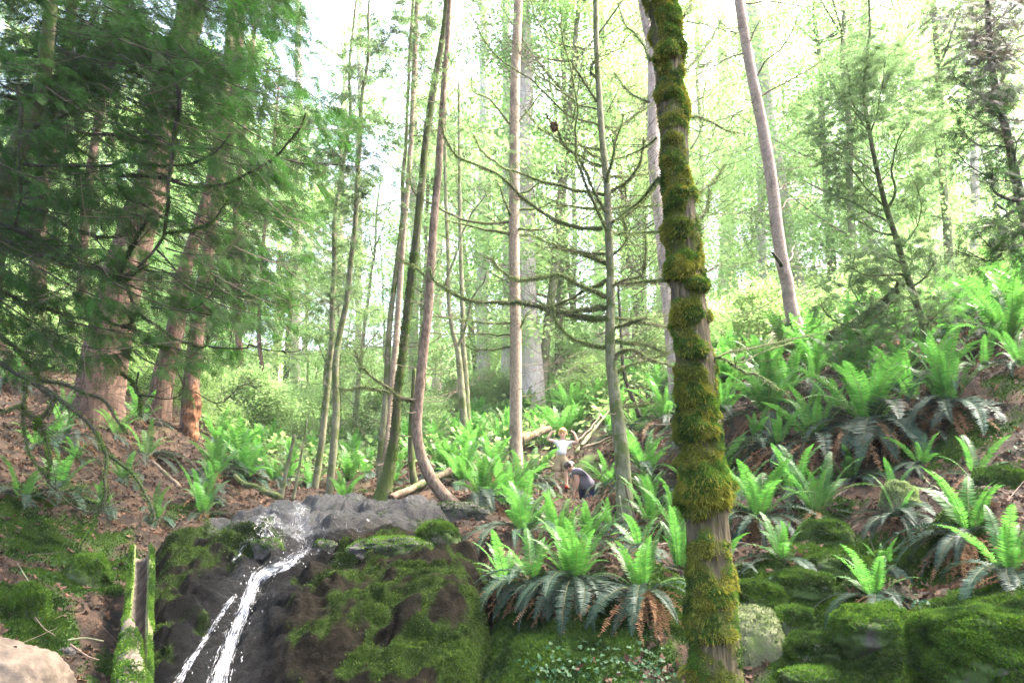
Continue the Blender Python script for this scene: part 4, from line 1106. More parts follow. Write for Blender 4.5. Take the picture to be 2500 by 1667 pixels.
# ------------------------------------------------------------------ tree at the right edge
def build_edge_tree():
    rng = np.random.default_rng(41)
    path, rad = px_trunk([(2395,-300),(2410,0),(2420,156),(2438,246),(2460,335),(2478,424),(2500,520),(2540,680),(2590,860),(2600,900)], 10.5, [8,12,14,16,18,20,24,30,40,50], 70)
    root = tree_thing('dark_edge_tree', 'dark crooked conifer with purplish dry twigs at the right edge of the view', path)
    trunk_obj(root, path, rad, M['bark_dark'], 12, .12, 5, 13)
    br = [(C_([(2240,1090),(2180,1095),(2120,1080),(2080,1050),(2065,1000),(2070,930)]), 9.6, 16), (C_([(2240,1140),(2130,1180),(2060,1230),(1990,1280)]), 9.7, 9), (C_([(2290,1300),(2200,1350),(2090,1360),(1990,1290)]), 9.6, 9), (C_([(2090,1360),(2060,1410),(2000,1420),(1880,1370)]), 9.6, 4),
          (C_([(2240,850),(2180,920),(2200,800),(2250,700)]), 9.8, 10), (C_([(2240,0),(2100,110),(1990,190),(1900,230)]), 9.5, 6), (C_([(2250,180),(2150,250),(2020,290),(1950,270)]), 9.5, 6), (C_([(2240,290),(2150,330),(2050,330),(1960,250)]), 9.8, 5), (C_([(2240,660),(2120,640),(2030,560),(1990,480)]), 9.8, 5),
          (C_([(2240,770),(2090,800),(1980,780),(1880,700)]), 10, 5), (C_([(2240,980),(2120,990),(2000,950),(1870,830)]), 9.8, 5), (C_([(2100,1120),(2170,1210),(2240,1260)]), 9.5, 7), (C_([(2160,740),(2060,700),(1900,600),(1820,520)]), 10.4, 4), (C_([(2100,550),(1960,500),(1830,400)]), 10.4, 4)]
    fol, fol2 = [], []
    for a, (p_, d1, w) in enumerate(br):
        p = px_path(p_, 10.3, d1, 26, .03, a); g = Geo(); rr = np.linspace(w, 2, 26) * .5 * 10 / F_PX
        tube(g, p, rr, 6, 0, .15, 9, cap=False); twigs_on(g, p, 26, .6, .004, rng, .1); g.obj('branch', M['bark_dark'], root)
        T, _, _ = frames(p)
        for _ in range(60):
            j = rng.integers(8, 26); c = p[j] + rng.normal(size=3) * .16; (fol if p_[0][1] < 330 else fol2).append((c, unit(T[j] + rng.normal(size=3) * .6), .14))
    gb = Geo()
    for cx, cy, r, n, w in [(2330,40,70,14,0),(2420,60,80,18,0),(2480,20,60,12,0),(2300,100,50,7,0),(2400,160,60,10,0),(2480,140,60,10,0),(2380,240,60,8,1),(2460,300,60,8,0),(2440,220,50,8,1),(2330,330,40,4,1),(2440,420,60,6,1),(2430,560,40,8,1),(2470,600,40,8,1),(2490,480,40,6,1),(2400,540,30,5,1)]:
        for _ in range(n):
            ex, ey = cx + rng.normal() * r * .6, cy + rng.normal() * r * .6
            p1 = P(ex, ey, 10.2 + rng.normal() * .8); i = np.argmin(abs(proj(path)[1] - ey)); p0 = p1 + unit(path[i] - p1) * .9
            bough(gb, fol2 if w else fol, p0, p1, rng, .005, .08, 7, .35, .12, 5, .3)
    gb.obj('twigs', M['twig'], root)
    flush(fol, M['twig_brown'], root, rng); flush(fol2, M['cedar'], root, rng)
build_edge_tree()

# ------------------------------------------------------------------ the big dark cedar on the left
def in_poly(x, y, poly):
    c = False; j = len(poly) - 1
    for i in range(len(poly)):
        xi, yi = poly[i]; xj, yj = poly[j]
        if (yi > y) != (yj > y) and x < (xj - xi) * (y - yi) / (yj - yi) + xi: c = not c
        j = i
    return c
def build_left_cedar():
    rng = np.random.default_rng(51)
    path, rad = px_trunk([(160,-420),(135,-100),(118,80),(103,214),(85,270),(67,312),(42,362),(27,402),(8,480),(-20,620),(-50,800),(-70,960),(-85,1100)], 8.2, [20,26,30,34,36,38,42,46,52,60,68,80,100], 90)
    root = tree_thing('spreading_cedar', 'large dark cedar on the left whose bare mossy branches curl down over the bank', path)
    trunk_obj(root, path, rad, M['bark_moss'], 18, .12, 4, 14)
    br = [  # traced limbs: points, far depth, px width, moss
        (L_([(970,450),(980,560),(960,700),(935,900),(925,1000),(910,1200),(890,1300),(820,1400),(720,1490),(620,1505),(520,1450)]), 7.0, 7.0, 13),
        (L_([(970,450),(930,330),(890,250),(850,200)]), 7.0, 7.2, 7),
        (L_([(90,480),(120,650),(105,900),(110,1100),(80,1240)]), 7.4, 7.4, 15),
        (L_([(40,900),(250,905),(420,905),(560,910),(620,905),(680,880),(800,900),(930,910),(1080,880),(1200,820),(1260,740)]), 8.0, 6.8, 12),
        (L_([(620,960),(740,960),(860,970),(940,985),(1030,1015),(1150,1025),(1270,995),(1330,960),(1500,870),(1590,770),(1650,680),(1670,620)]), 7.6, 7.0, 12),
        (L_([(0,1230),(130,1270),(250,1340),(400,1430),(500,1500)]), 7.8, 7.2, 18),
        (L_([(60,900),(130,780),(200,690),(320,650),(400,610),(460,590)]), 8.0, 7.4, 17),
        (L_([(905,1275),(1050,1250),(1130,1230),(1190,1170),(1250,1080)]), 7.0, 6.8, 8),
        (L_([(360,680),(440,720),(600,740),(750,770),(900,800),(1050,815)]), 7.8, 7.2, 9),
        (L_([(1500,860),(1620,880),(1750,900),(1900,915),(2016,900)]), 7.1, 7.6, 5),
        (L_([(130,970),(200,1050),(260,1110),(330,1120)]), 7.6, 7.3, 12),
        (L_([(0,520),(60,530),(140,540),(260,520)]), 8.2, 8.0, 14), (L_([(560,360),(700,380),(800,330),(880,310)]), 7.8, 7.2, 10), (L_([(740,420),(850,410),(960,400)]), 7.6, 7.4, 8),
        (L_([(820,620),(900,600),(970,590)]), 7.4, 7.2, 7), (L_([(640,1010),(700,1080),(800,1130),(900,1190),(1000,1240),(1080,1300)]), 7.6, 7.2, 7),
        (L_([(120,1120),(250,1180),(420,1260),(600,1300),(700,1290)]), 7.9, 7.4, 10),
        (L_([(660,1490),(720,1350),(780,1250),(830,1150)]), 7.1, 6.9, 8),
        (L2_([(0,640),(120,715),(260,745),(400,780),(560,840),(600,880),(640,950),(700,1020)]), 7.4, 6.8, 11),
        (L2_([(120,715),(230,770),(330,850),(450,940),(540,1040),(580,1130),(660,1200),(730,1260),(790,1350),(850,1460),(830,1520)]), 7.2, 6.2, 12),
        (L2_([(580,1130),(575,1250),(580,1370),(540,1440),(490,1560),(450,1640)]), 6.5, 6.2, 8),
        (L2_([(210,760),(290,830),(270,900),(200,935),(130,900),(110,870),(30,905),(-40,880)]), 7.1, 6.6, 13),
        (L2_([(140,740),(125,900),(130,1020),(170,1150),(230,1230),(270,1290)]), 7.0, 6.4, 8),
        (L2_([(210,970),(250,1050),(265,1150),(260,1280)]), 6.8, 6.5, 8),
        (L2_([(200,935),(210,970),(190,1000)]), 6.8, 6.7, 9),
        (L2_([(260,1290),(330,1350),(420,1430),(500,1470)]), 6.6, 6.4, 5),
        (L2_([(600,60),(680,180),(740,350),(830,420),(920,490),(1000,530),(1120,555),(1140,490)]), 7.6, 6.9, 9),
        (L2_([(1140,545),(1250,565),(1350,560),(1360,540),(1480,570),(1600,580),(1660,560)]), 7.0, 6.8, 5),
        (L2_([(0,240),(100,290),(220,330),(350,380),(480,400)]), 7.8, 7.3, 10), (L2_([(120,60),(260,60),(350,110),(450,130),(560,90),(640,95)]), 7.8, 7.2, 13), (L2_([(500,130),(560,160),(640,180),(720,170),(800,110)]), 7.3, 7.0, 15),
        (L2_([(860,30),(960,130),(1010,210),(1080,260),(1200,280)]), 7.4, 7.0, 6), (L2_([(690,440),(760,480),(830,540),(930,560)]), 7.2, 7.0, 8), (L2_([(400,260),(500,330),(600,420),(690,440),(760,340)]), 7.4, 7.1, 9),
        (L2_([(830,340),(940,350),(1060,340),(1160,250),(1180,150)]), 7.2, 6.9, 5), (L2_([(1180,240),(1300,270),(1420,270),(1500,260)]), 7.2, 7.4, 4), (L2_([(760,690),(740,800),(830,820),(940,830),(1000,790),(1010,700)]), 7.2, 7.0, 5), (L2_([(660,700),(740,760),(770,850),(760,930)]), 7.3, 7.1, 9),
        (L2_([(0,480),(80,560),(180,660),(220,740)]), 7.5, 7.2, 11), (L2_([(1060,800),(1200,860),(1340,760),(1420,800)]), 7.2, 7.6, 3)]
    for a, (p_, d0, d1, w) in enumerate(br):
        p = px_path(p_, d0, d1, 44, .016, a * 2); g = Geo(); rr = np.linspace(w, max(2.0, w * .42), 44) * .5 * 7.2 / F_PX
        tube(g, p, rr, 8, 0, .22, 14, seed=a)
        twigs_on(g, p, 24, .55, .0035, rng, .05, curve=.9)
        if w > 7: hairs_on(g, p, rr, 1300, .02, .0045, 1, .5, a)
        g.obj('branch', [M['bark_dark'], M['moss']], root)
    POLY = [(-60,-120),(770,-120),(800,60),(850,130),(900,330),(850,430),(800,560),(790,700),(760,800),(620,800),(560,880),(420,860),(330,900),(180,960),(-60,960)]
    fol, gb, gt = [], Geo(), Geo()
    made = 0
    while made < 560:
        ex, ey = rng.uniform(-60, 910), rng.uniform(-120, 890)
        if not in_poly(ex, ey, POLY): continue
        # opening around the brown trunks, denser towards the top
        dens = .34 + .66 * sstep(430, 120, ey) + .42 * sstep(480, 720, ex)
        if 380 < ex < 560 and 300 < ey < 800: dens *= .6
        if ex < 420 and ey > 430: dens = max(dens, .42)
        if fbm(np.array([ex * .006, ey * .006, 3.3]), 2) < -.22: dens *= .3
        if rng.random() > dens: continue
        d = rng.uniform(6.6, 11.0); L = rng.uniform(.7, 1.7)
        p1 = P(ex, ey, d)
        away = unit(np.array([p1[0] - path[40][0] + .4, (d - 9) * .35, 0]))
        p0 = p1 - away * L + np.array([rng.normal() * .15, rng.normal() * .3, rng.uniform(.05, .45) * L])
        bough(gb, fol, p0, p1, rng, .0075, .06, 9, .42, .15, 5.6, .25, 4)
        made += 1
    gb.obj('twigs', M['bark_dark'], root)
    flush(fol, M['cedar'], root, rng, roll=.35, down=.35)
    # bare hair-thin twigs filling the shade
    for _ in range(420):
        ex, ey = rng.uniform(-40, 800), rng.uniform(150, 1080)
        if ex > 700 - (ey > 850) * 330: continue
        p0 = P(ex, ey, rng.uniform(6.6, 10)); az = rng.normal() * .9
        L = rng.uniform(.4, 1.3); s = np.linspace(0, 1, 8)[:, None]
        d = np.array([math.cos(az), math.sin(az) * .7, rng.normal(-.3, .45)])
        p = p0 + d * L * s + np.array([0, 0, 1]) * L * rng.uniform(-.1, .6) * s ** 2 + rng.normal(size=3) * .12 * s * (1 - s)
        tube(gt, p, .0035 * (1 - .7 * s[:, 0]), 3, cap=False)
        twigs_on(gt, p, 3, .3, .002, rng)
    gt.obj('dead_twigs', M['twig'], root)
    print('cedar sprays', len(fol))
build_left_cedar()

def build_left_trunks():
    rng = np.random.default_rng(61)
    path, rad = px_trunk([(500,-420),(485,-150),(469,22),(430,140),(397,246),(392,320),(384,400),(357,491),(325,590),(290,720),(260,860),(240,990),(230,1080)], 15, [58,62,64,66,66,68,72,78,86,94,104,118,140], 90)
    root = tree_thing('brown_tree', 'massive brown trunk seen through the dark foliage on the left', path)
    trunk_obj(root, path, rad, M['bark_brown'], 24, .07, 3, 15)
    bare_twigs(root, path, rad, 24, 1.0, 2.6, 3.5, 12, rng, M['bark_moss'])
    path, rad = px_trunk([(590,-300),(570,0),(545,260),(515,450),(451,658),(440,730),(429,801),(410,870),(397,930),(388,1000),(380,1060)], 17, [20,22,24,26,30,34,40,46,52,60,70], 80)
    root = tree_thing('reddish_tree', 'reddish brown leaning trunk behind the left foliage, left one of a close pair', path)
    trunk_obj(root, path, rad, M['bark_brown'], 18, .07, 3, 16); bare_twigs(root, path, rad, 16, .8, 2.2, 4, 12, rng)
    path, rad = px_trunk([(600,-300),(585,100),(560,300),(530,480),(497,689),(482,801),(470,905),(465,960),(462,1040),(460,1080)], 16.6, [18,20,22,24,30,34,38,40,44,50], 80)
    root = tree_thing('broken_base_tree', 'brown leaning trunk with a torn orange rotten base, right one of a close pair', path)
    trunk_obj(root, path, rad, M['bark_brown'], 18, .07, 3, 17); bare_twigs(root, path, rad, 16, .8, 2.2, 4, 12, rng)
    p2, r2 = px_trunk([(478,930),(474,960),(470,1000),(466,1040),(464,1085)], 16.2, [8,30,38,34,40], 40)
    g = Geo(); v, dirs = tube(g, p2, r2, 30, 0, .32, 7, seed=5); g.obj('rotten_base', M['wood_orange'], root)
    # thin trunks in the lit gap
    for a, (pts, d, w, lab) in enumerate([
        ([(575,500),(580,700),(584,850),(588,960),(590,1040)], 24, [14,16,17,18,22], 'dim brown trunk in the gap between the left cedar and the stream'),
        ([(640,620),(632,800),(640,900),(655,1000)], 27, [8,10,12,16], 'thin stem leaning in the bright gap left of the stream'),
        ([(95,500),(92,700),(88,900),(84,1010)], 19, [36,40,44,60], 'wide shaded trunk deep behind the left cedar branches'),
        ([(210,480),(200,700),(195,880),(190,1000)], 20, [22,24,28,36], 'reddish trunk deep behind the left cedar, right of the wide one')]):
        path, rad = px_trunk(pts, d, w, 40); path[:, 0] += 0
        ext = path[0] + np.array([[0.15, 0, 7.0], [0.1, 0, 3.5]]); path = np.concatenate([ext, path]); rad = np.concatenate([[rad[0] * .6, rad[0] * .8], rad])
        root = tree_thing('background_tree', lab, path); trunk_obj(root, path, rad, M['bark_brown'], 12, .08, 3, 20 + a)
        bare_twigs(root, path, rad, 8, .8, 2.0, path[-1][2] + 1.5, 14, rng)
    # two bare poles standing at the stream
    for a, (pts, lab) in enumerate([(L2_([(1610,1030),(1590,1130),(1560,1260),(1535,1390)]), 'bare mossy pole standing on the bank left of the waterfall lip'), (L2_([(1680,950),(1655,1100),(1625,1280),(1600,1400)]), 'thin bare pole leaning beside the mossy pole at the stream')]):
        path, rad = px_trunk(pts, 13.4, [8,9,10,13] if a == 0 else [4,5,7,9], 24)
        root = tree_thing('dead_pole', lab, path, cat='dead stem'); trunk_obj(root, path, rad, M['bark_grey'], 8, .1, 6, 30 + a)
        bare_twigs(root, path, rad, 4, .3, .8, path[-1][2] + .4, 9, rng, d_r=.004)
build_left_trunks()
# ================================================================== background wood
def leaf_template(n, spread, size, seed):
    """a flat cluster of small leaves, about one unit wide before scaling"""
    rng = np.random.default_rng(seed); g = Geo()
    for _ in range(n):
        c = rng.normal(size=3) * np.array([.42, .42, .10]) * spread
        nrm = unit(np.array([0, 0, 1.0]) + rng.normal(size=3) * .45)
        a = unit(np.cross(nrm, rng.normal(size=3))); b = np.cross(nrm, a)
        s = size * rng.uniform(.6, 1.3)
        g.add([c - a * s * .5, c + b * s * .34 - a * s * .05, c + a * s * .5, c - b * s * .34 - a * s * .05], [(0, 1, 2, 3)])
    V, Q, T, _ = g.arrays(); return V, Q, T
CLUMPS = [leaf_template(34, 1.0, .105, k) for k in range(4)]
def crown_mesh(name, height, radius, n, mat, seed, z0=.12, layers=9):
    """foliage in ragged tilted layers round a stem, with gaps"""
    rng = np.random.default_rng(seed); g = Geo(); per = []
    cent = [(rng.uniform(0, 2 * np.pi), z0 + (1 - z0) * (k + rng.random()) / layers) for k in range(layers) for _ in range(3)]
    for az, z in cent:
        prof = math.sin(math.pi * min(1, (z - z0) / (1 - z0) * .85 + .15)) ** .7
        R = radius * prof * rng.uniform(.55, 1.2); tilt = rng.normal() * .15 - .12
        m = int(n / len(cent))
        r = R * np.sqrt(rng.random(m)); th = az + rng.normal(size=m) * .42
        p = np.stack([np.cos(th) * r, np.sin(th) * r, z * height + r * tilt + rng.normal(size=m) * .16], -1)
        per.append(p[fbm(p * 1.1 + seed * 5, 2) > -.25])
    pos = np.concatenate(per)
    for k in range(4):
        q = pos[k::4]; nq = len(q)
        X = unit(rng.normal(size=(nq, 3)) * np.array([1, 1, .25])); up = unit(np.array([0, 0, 1.0]) + rng.normal(size=(nq, 3)) * .3)
        Y = unit(np.cross(up, X)); Z = np.cross(X, Y)
        stamp(g, *CLUMPS[k], q, X, Y, Z, rng.uniform(.5, 1.0, nq))
    return g.mesh(name, mat, smooth=False)
def stem_mesh(name, height, r, seed, mat, forks=5, lean=.06, rad_c=2.0):
    rng = np.random.default_rng(seed); g = Geo(); s = np.linspace(0, 1, 26)[:, None]
    p = np.concatenate([np.array([[0, 0, -.6]]), s * np.array([lean * height * rng.normal(), lean * height * rng.normal(), height])]) ; p[1:] += np.stack([fbm(p[1:] * .5 + seed + c * 5, 2) for c in range(3)], -1) * .18 * s
    tube(g, p, np.concatenate([[r * 1.5], r * (1 - .72 * s[:, 0])]), 9, 0, .08, 3, seed=seed)
    for _ in range(forks):
        i = rng.integers(5, 24); az = rng.uniform(0, 6.28); L = rad_c * rng.uniform(.5, 1.1)
        t = np.linspace(0, 1, 9)[:, None]
        q = p[i] + np.array([math.cos(az), math.sin(az), .35]) * L * t + np.array([0, 0, .3]) * L * t ** 2
        tube(g, q, r * .3 * (1 - .8 * t[:, 0]), 5, cap=False); twigs_on(g, q, 6, .8, r * .06 + .004, rng)
    return g.mesh(name, mat)
KINDS = {
 'maple': [(crown_mesh('crown', 12, 3.0, 900, M['maple' if k % 2 else 'maple2'], 70 + k), stem_mesh('trunk', 12, .11, 80 + k, M['bark_grey'], 14, .06, 2.4)) for k in range(4)],
 'tall': [(crown_mesh('crown', 22, 3.2, 700, M['maple'], 90 + k, z0=.45, layers=8), stem_mesh('trunk', 22, .30, 95 + k, M['bark_pale'], 26, .02, 2.4)) for k in range(3)],
 'shrub': [(crown_mesh('foliage', 2.2, 1.5, 420, M['shrub' if k % 2 else 'maple2'], 100 + k, z0=.02, layers=5), stem_mesh('stem', 1.9, .02, 105 + k, M['twig'], 9, .1, .9)) for k in range(4)],
}
def plant(kind, pos, scale, rot, name, label, cat, group):
    crown, stem = KINDS[kind][plant.n % len(KINDS[kind])]; plant.n += 1
    r = thing(name, label, cat, pos, group); r.rotation_euler = (0, 0, rot); r.scale = (scale,) * 3
    for me, nm in ((stem, 'stem' if kind == 'shrub' else 'trunk'), (crown, 'foliage' if kind == 'shrub' else 'crown')):
        o = bpy.data.objects.new(nm, me); C.objects.link(o); o.parent = r
    return r
plant.n = 0
def build_wood():
    rng = np.random.default_rng(111)
    # broad-leaved understorey across the back
    for k in range(84):
        px = rng.uniform(-250, 2750); d = rng.uniform(25, 60)
        if px < 420 and d < 26: d += 8
        small = 700 < px < 960
        x = (px - 1250) / F_PX * d * 1.02; z = float(base_h(x, d))
        plant('maple', (x, d, z - .1), rng.uniform(.8, 1.7) * (.55 if small else 1), rng.uniform(0, 6.28), 'broadleaf_tree',
              ['pale green broad-leaved tree in the hazy wood behind the left bank', 'pale green broad-leaved tree in the hazy wood up the middle of the valley', 'pale green broad-leaved tree in the hazy wood above the fern slope'][0 if px < 800 else 1 if px < 1650 else 2], 'tree', 'broad-leaved trees in the wood behind')
    # pale tall trunks, traced
    for a, (px, py, d, w, top, lab, bare) in enumerate([
        (1296, 1040, 25, 46, 1272, 'wide pale rough trunk right behind the straight slim tree', 1), (1182, 985, 34, 28, 1180, 'pale trunk fading in the haze left of the straight slim tree', 1), (1562, 900, 34, 34, 1560, 'pale trunk fading in the haze behind the moss-hung limbs', 1),
        (1960, 790, 31, 36, 1835, 'wide pinkish pale trunk close behind the leaning tree', 1), (1862, 800, 34, 20, 1850, 'thin pale trunk left of the leaning tree', 1), (1700, 820, 46, 26, 1705, 'faint trunk far back right of the mossy foreground trunk', 1), (1404, 950, 30, 12, 1398, 'thin pinkish trunk behind the limbs, left of the slim mossy-limbed tree', 1),
        (1380, 960, 44, 16, 1375, 'faint thin trunk behind the boy', 1), (1010, 1010, 38, 22, 1012, 'faint pale trunk behind the leaning mossy tree', 0), (1240, 985, 30, 22, 1236, 'shaded trunk touching the left side of the straight slim tree', 1), (2120, 760, 34, 22, 2105, 'faint pink trunk behind the young conifer', 1), (2060, 780, 44, 22, 2075, 'faint trunk far behind the young conifer', 1), (1785, 830, 50, 30, 1760, 'broad faint trunk far back left of the leaning tree', 1),
        (720, 1060, 40, 22, 730, 'faint trunk in the gap above the waterfall', 0), (870, 1080, 34, 14, 880, 'faint thin trunk above the waterfall lip', 0), (1460, 920, 48, 24, 1465, 'faint trunk seen through the moss-hung limbs', 1), (2380, 700, 32, 18, 2370, 'faint trunk at the right behind the fern crest', 0), (1640, 860, 60, 26, 1640, 'very faint trunk beside the mossy foreground trunk', 1)]):
        c = P(px, py, d); z = float(base_h(c[0], d)); top_p = P(top, 0, d)
        g = Geo(); s = np.linspace(0, 1, 50)[:, None]
        H = 26.0; b = np.array([c[0], d, z - .5]); dirx = (top_p[0] - c[0]) / max(top_p[2] - z, 1)
        p = b + np.array([dirx * H, 0, H]) * s; p += np.stack([fbm(p * .3 + a * 7 + 5 * k, 2) for k in range(3)], -1) * .12
        r = w * .5 * d / F_PX * (1.25 - .5 * s[:, 0]); r[:6] *= np.linspace(1.3, 1, 6)
        root = thing('tall_tree', lab, 'tree', tuple(b))
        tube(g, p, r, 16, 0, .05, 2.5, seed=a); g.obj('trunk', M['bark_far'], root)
        rr = np.random.default_rng(a)
        for _ in range(24):
            gb = Geo()
            i = rr.integers(6, 48); az = rr.uniform(0, 6.28); L = rr.uniform(.8, 3.0); t = np.linspace(0, 1, 8)[:, None]
            q = p[i] + np.array([math.cos(az), math.sin(az), .12]) * L * t - np.array([0, 0, .3]) * L * t * t
            q[0] = p[i]; tube(gb, q, .012 * (1 - .8 * t[:, 0]), 4, cap=False); twigs_on(gb, q, 6, .9, .005, rr); gb.obj('dead_branch', M['twig'], root)
        if a % 2 == 0:
            me = KINDS['tall'][a % 3][0]; o = bpy.data.objects.new('crown', me); C.objects.link(o); o.parent = root; o.location = (0, 0, 2 + (a % 4)); o.rotation_euler = (0, 0, a)
    for k in range(16):
        px = rng.uniform(-200, 2700); d = rng.uniform(46, 78); x = (px - 1250) / F_PX * d
        plant('tall', (x, d, float(base_h(x, d)) - .2), rng.uniform(.8, 1.2), rng.uniform(0, 6.28), 'far_tree', 'tall pale tree dissolving in the bright haze at the back', 'tree', 'tall trees at the far back')
    # shrubs on the slopes behind
    spots = [(rng.uniform(560, 900), rng.uniform(22, 32)) for _ in range(9)] + [(rng.uniform(900, 1700), rng.uniform(21, 34)) for _ in range(20)] + [(rng.uniform(1650, 2500), rng.uniform(17, 28)) for _ in range(16)] + [(rng.uniform(-100, 560), rng.uniform(18, 28)) for _ in range(12)]
    for px, d in spots:
        x = (px - 1250) / F_PX * d * 1.02
        plant('shrub', (x, d, float(base_h(x, d)) - .05), rng.uniform(.45, .9), rng.uniform(0, 6.28), 'shrub',
              'light green bush on the slope ' + ('behind the left bank' if px < 560 else 'above the waterfall' if px < 900 else 'behind the boy and the slim trunks' if px < 1700 else 'behind the fern crest on the right'), 'bush', 'bushes on the slopes behind')
    # mid-distance conifer foliage left of centre
    for a, (cx, cy, d, n, rx, ry, lab) in enumerate([(880, 330, 13.5, 44, 120, 210, 'feathery grey-green conifer in the bright gap beside the dark cedar'), (830, 650, 15.5, 34, 130, 200, 'thin feathery conifer above the stream, left of the slim trunks'), (1000, 60, 15, 26, 150, 90, 'grey-green conifer top between the slim trunks at the upper edge')]):
        b = P(cx, cy, d); z = float(base_h(b[0], d)); rr = np.random.default_rng(130 + a)
        H = P(cx, -250, d)[2] - z; s = np.linspace(0, 1, 40)[:, None]
        p = np.array([b[0] - .25, d, z - .3]) + np.array([.4, 0, H]) * s + np.stack([fbm(s * np.ones(3) * 3 + a * 9 + 4 * c, 2) for c in range(3)], -1) * .12
        root = thing('feathery_conifer', lab, 'tree', tuple(p[0])); g = Geo(); tube(g, p, .06 * (1.1 - .9 * s[:, 0]), 9, 0, .1, 4); g.obj('trunk', M['bark_grey'], root)
        fol, gb = [], Geo()
        for _ in range(n):
            ex, ey = cx + rr.normal() * rx * .55, cy + rr.normal() * ry * .6
            p1 = P(ex, ey, d + rr.normal() * .9); i = np.argmin(abs(p[:, 2] - p1[2] + .2)); p0 = p1 + (p[i] - p1) * min(1, 1.5 / max(.2, np.linalg.norm(p[i] - p1)))
            bough(gb, fol, p0, p1, rr, .006, .08, 7, .4, .17, 4, .3)
        gb.obj('twigs', M['twig'], root); flush(fol, M['conifer_pale'], root, rr, tmpl=SPRAY_LITE)
build_wood()

# unseen trees added round and behind the camera so their crowns shade the foreground
def build_canopy():
    rng = np.random.default_rng(171)
    me = [crown_mesh('crown', 9, 5.2, 2600, M['cedar'], 180 + k, z0=.1, layers=7) for k in range(3)]
    for k, (x, y) in enumerate([(-7, -3), (-13, 3), (12, 3.5), (-11.5, 10.5), (-4.5, 1.6)]):
        z = float(base_h(x, y)); H = 13 + rng.random() * 3 + max(0, z)
        root = thing('shade_canopy_tree', 'tall conifer added outside the view so its crown shades the falls', 'tree', (x, y, z), 'unseen conifers added for shade')
        s = np.linspace(0, 1, 20)[:, None]; g = Geo(); p = np.array([x, y, z - .3]) + np.array([0, 0, H + 8 - z]) * s
        tube(g, p, .3 * (1.1 - s[:, 0]), 10, 0, .06, 3); g.obj('trunk', M['bark_brown'], root)
        for j in range(3):
            o = bpy.data.objects.new('crown', me[(k + j) % 3]); C.objects.link(o); o.parent = root
            a = rng.uniform(0, 6.28); o.location = (math.cos(a) * 2.2 - x * .25, math.sin(a) * 2.2 + 2.5, H - z - 2.5 + j * 1.8); o.rotation_euler = (0, 0, rng.uniform(0, 6.28)); o.scale = (1.2, 1.2, .7)
build_canopy()
# ================================================================== ferns
def frond_mesh(kind, seed, name='frond', pairs=34, lite=False):
    """one sword-fern frond, about one metre long: stalk plus two rows of narrow leaflets"""
    rng = np.random.default_rng(seed); g = Geo()
    n = 24 if not lite else 10
    t = np.linspace(0, 1, n)
    if kind == 'up': ang = rng.uniform(2, 14) + (rng.uniform(25, 75)) * t ** 2.4
    elif kind == 'mid': ang = rng.uniform(22, 34) + rng.uniform(55, 95) * t ** 1.4
    elif kind == 'droop': ang = rng.uniform(38, 58) + rng.uniform(85, 115) * t ** .8
    else: ang = rng.uniform(70, 100) + rng.uniform(55, 85) * t ** .5
    a = np.radians(ang)
    st = np.concatenate([[0], np.full(n - 1, 1 / (n - 1))])
    x = np.cumsum(np.sin(a) * st); z = np.cumsum(np.cos(a) * st); y = rng.normal() * .08 * t ** 2
    path = np.stack([x, y, z], -1)
    T = unit(np.gradient(path, axis=0)); Yv = np.array([0, 1.0, 0]); Nn = unit(np.cross(T, Yv))
    tube(g, path, .0048 * (1.2 - t), 3, 1, cap=False)
    pairs = pairs if not lite else 15
    W = .12 if kind != 'dead' else .055
    for k in range(pairs):
        f = .10 + .90 * (k + .5) / pairs
        i = f * (n - 1); i0 = min(int(i), n - 2); b = i - i0
        c = path[i0] * (1 - b) + path[i0 + 1] * b; tt = T[i0]; nn = Nn[i0]
        pl = W * min(1, .45 + (f - .10) / .22) * (1 - ((f - .1) / .9) ** 2.6) ** .8 + .012
        pw = .9 / pairs * (.56 if kind != 'dead' else .35)
        for sg in (-1, 1):
            L = pl * rng.uniform(.9, 1.1)
            vup = (-.18 if kind in ('up', 'mid') else .25) + rng.normal() * .10
            if kind == 'dead': vup += rng.normal() * .6
            d = unit(Yv * sg + tt * (.32 + rng.normal() * .05) + nn * vup)
            off = c + tt * (.004 * sg)
            e = tt * pw
            tip = off + d * L - nn * (-.05 if kind in ('up', 'mid') else .10) * L
            g.add([off - e * .55, off + d * L * .45 - e * .8 , tip, off + d * L * .42 + e * .75, off + e * .55], None, [(0, 1, 4), (1, 3, 4), (1, 2, 3)])
    mat = {'up': M['fern'], 'mid': M['fern'], 'droop': M['fern_old'], 'dead': M['fern_dead']}[kind]
    return g, [mat, M['stalk'] if kind != 'dead' else M['fern_dead']]
FR = {k: [] for k in ('up', 'mid', 'droop', 'dead')}
for k in FR:
    for s in range(5):
        g_, m_ = frond_mesh(k, 200 + s)
        FR[k].append(g_.mesh('frond', m_, smooth=False))
def local_slope(x, y):
    e = .35
    return np.array([(ground_h(x + e, y) - ground_h(x - e, y)) / (2 * e), (ground_h(x, y + e) - ground_h(x, y - e)) / (2 * e)])
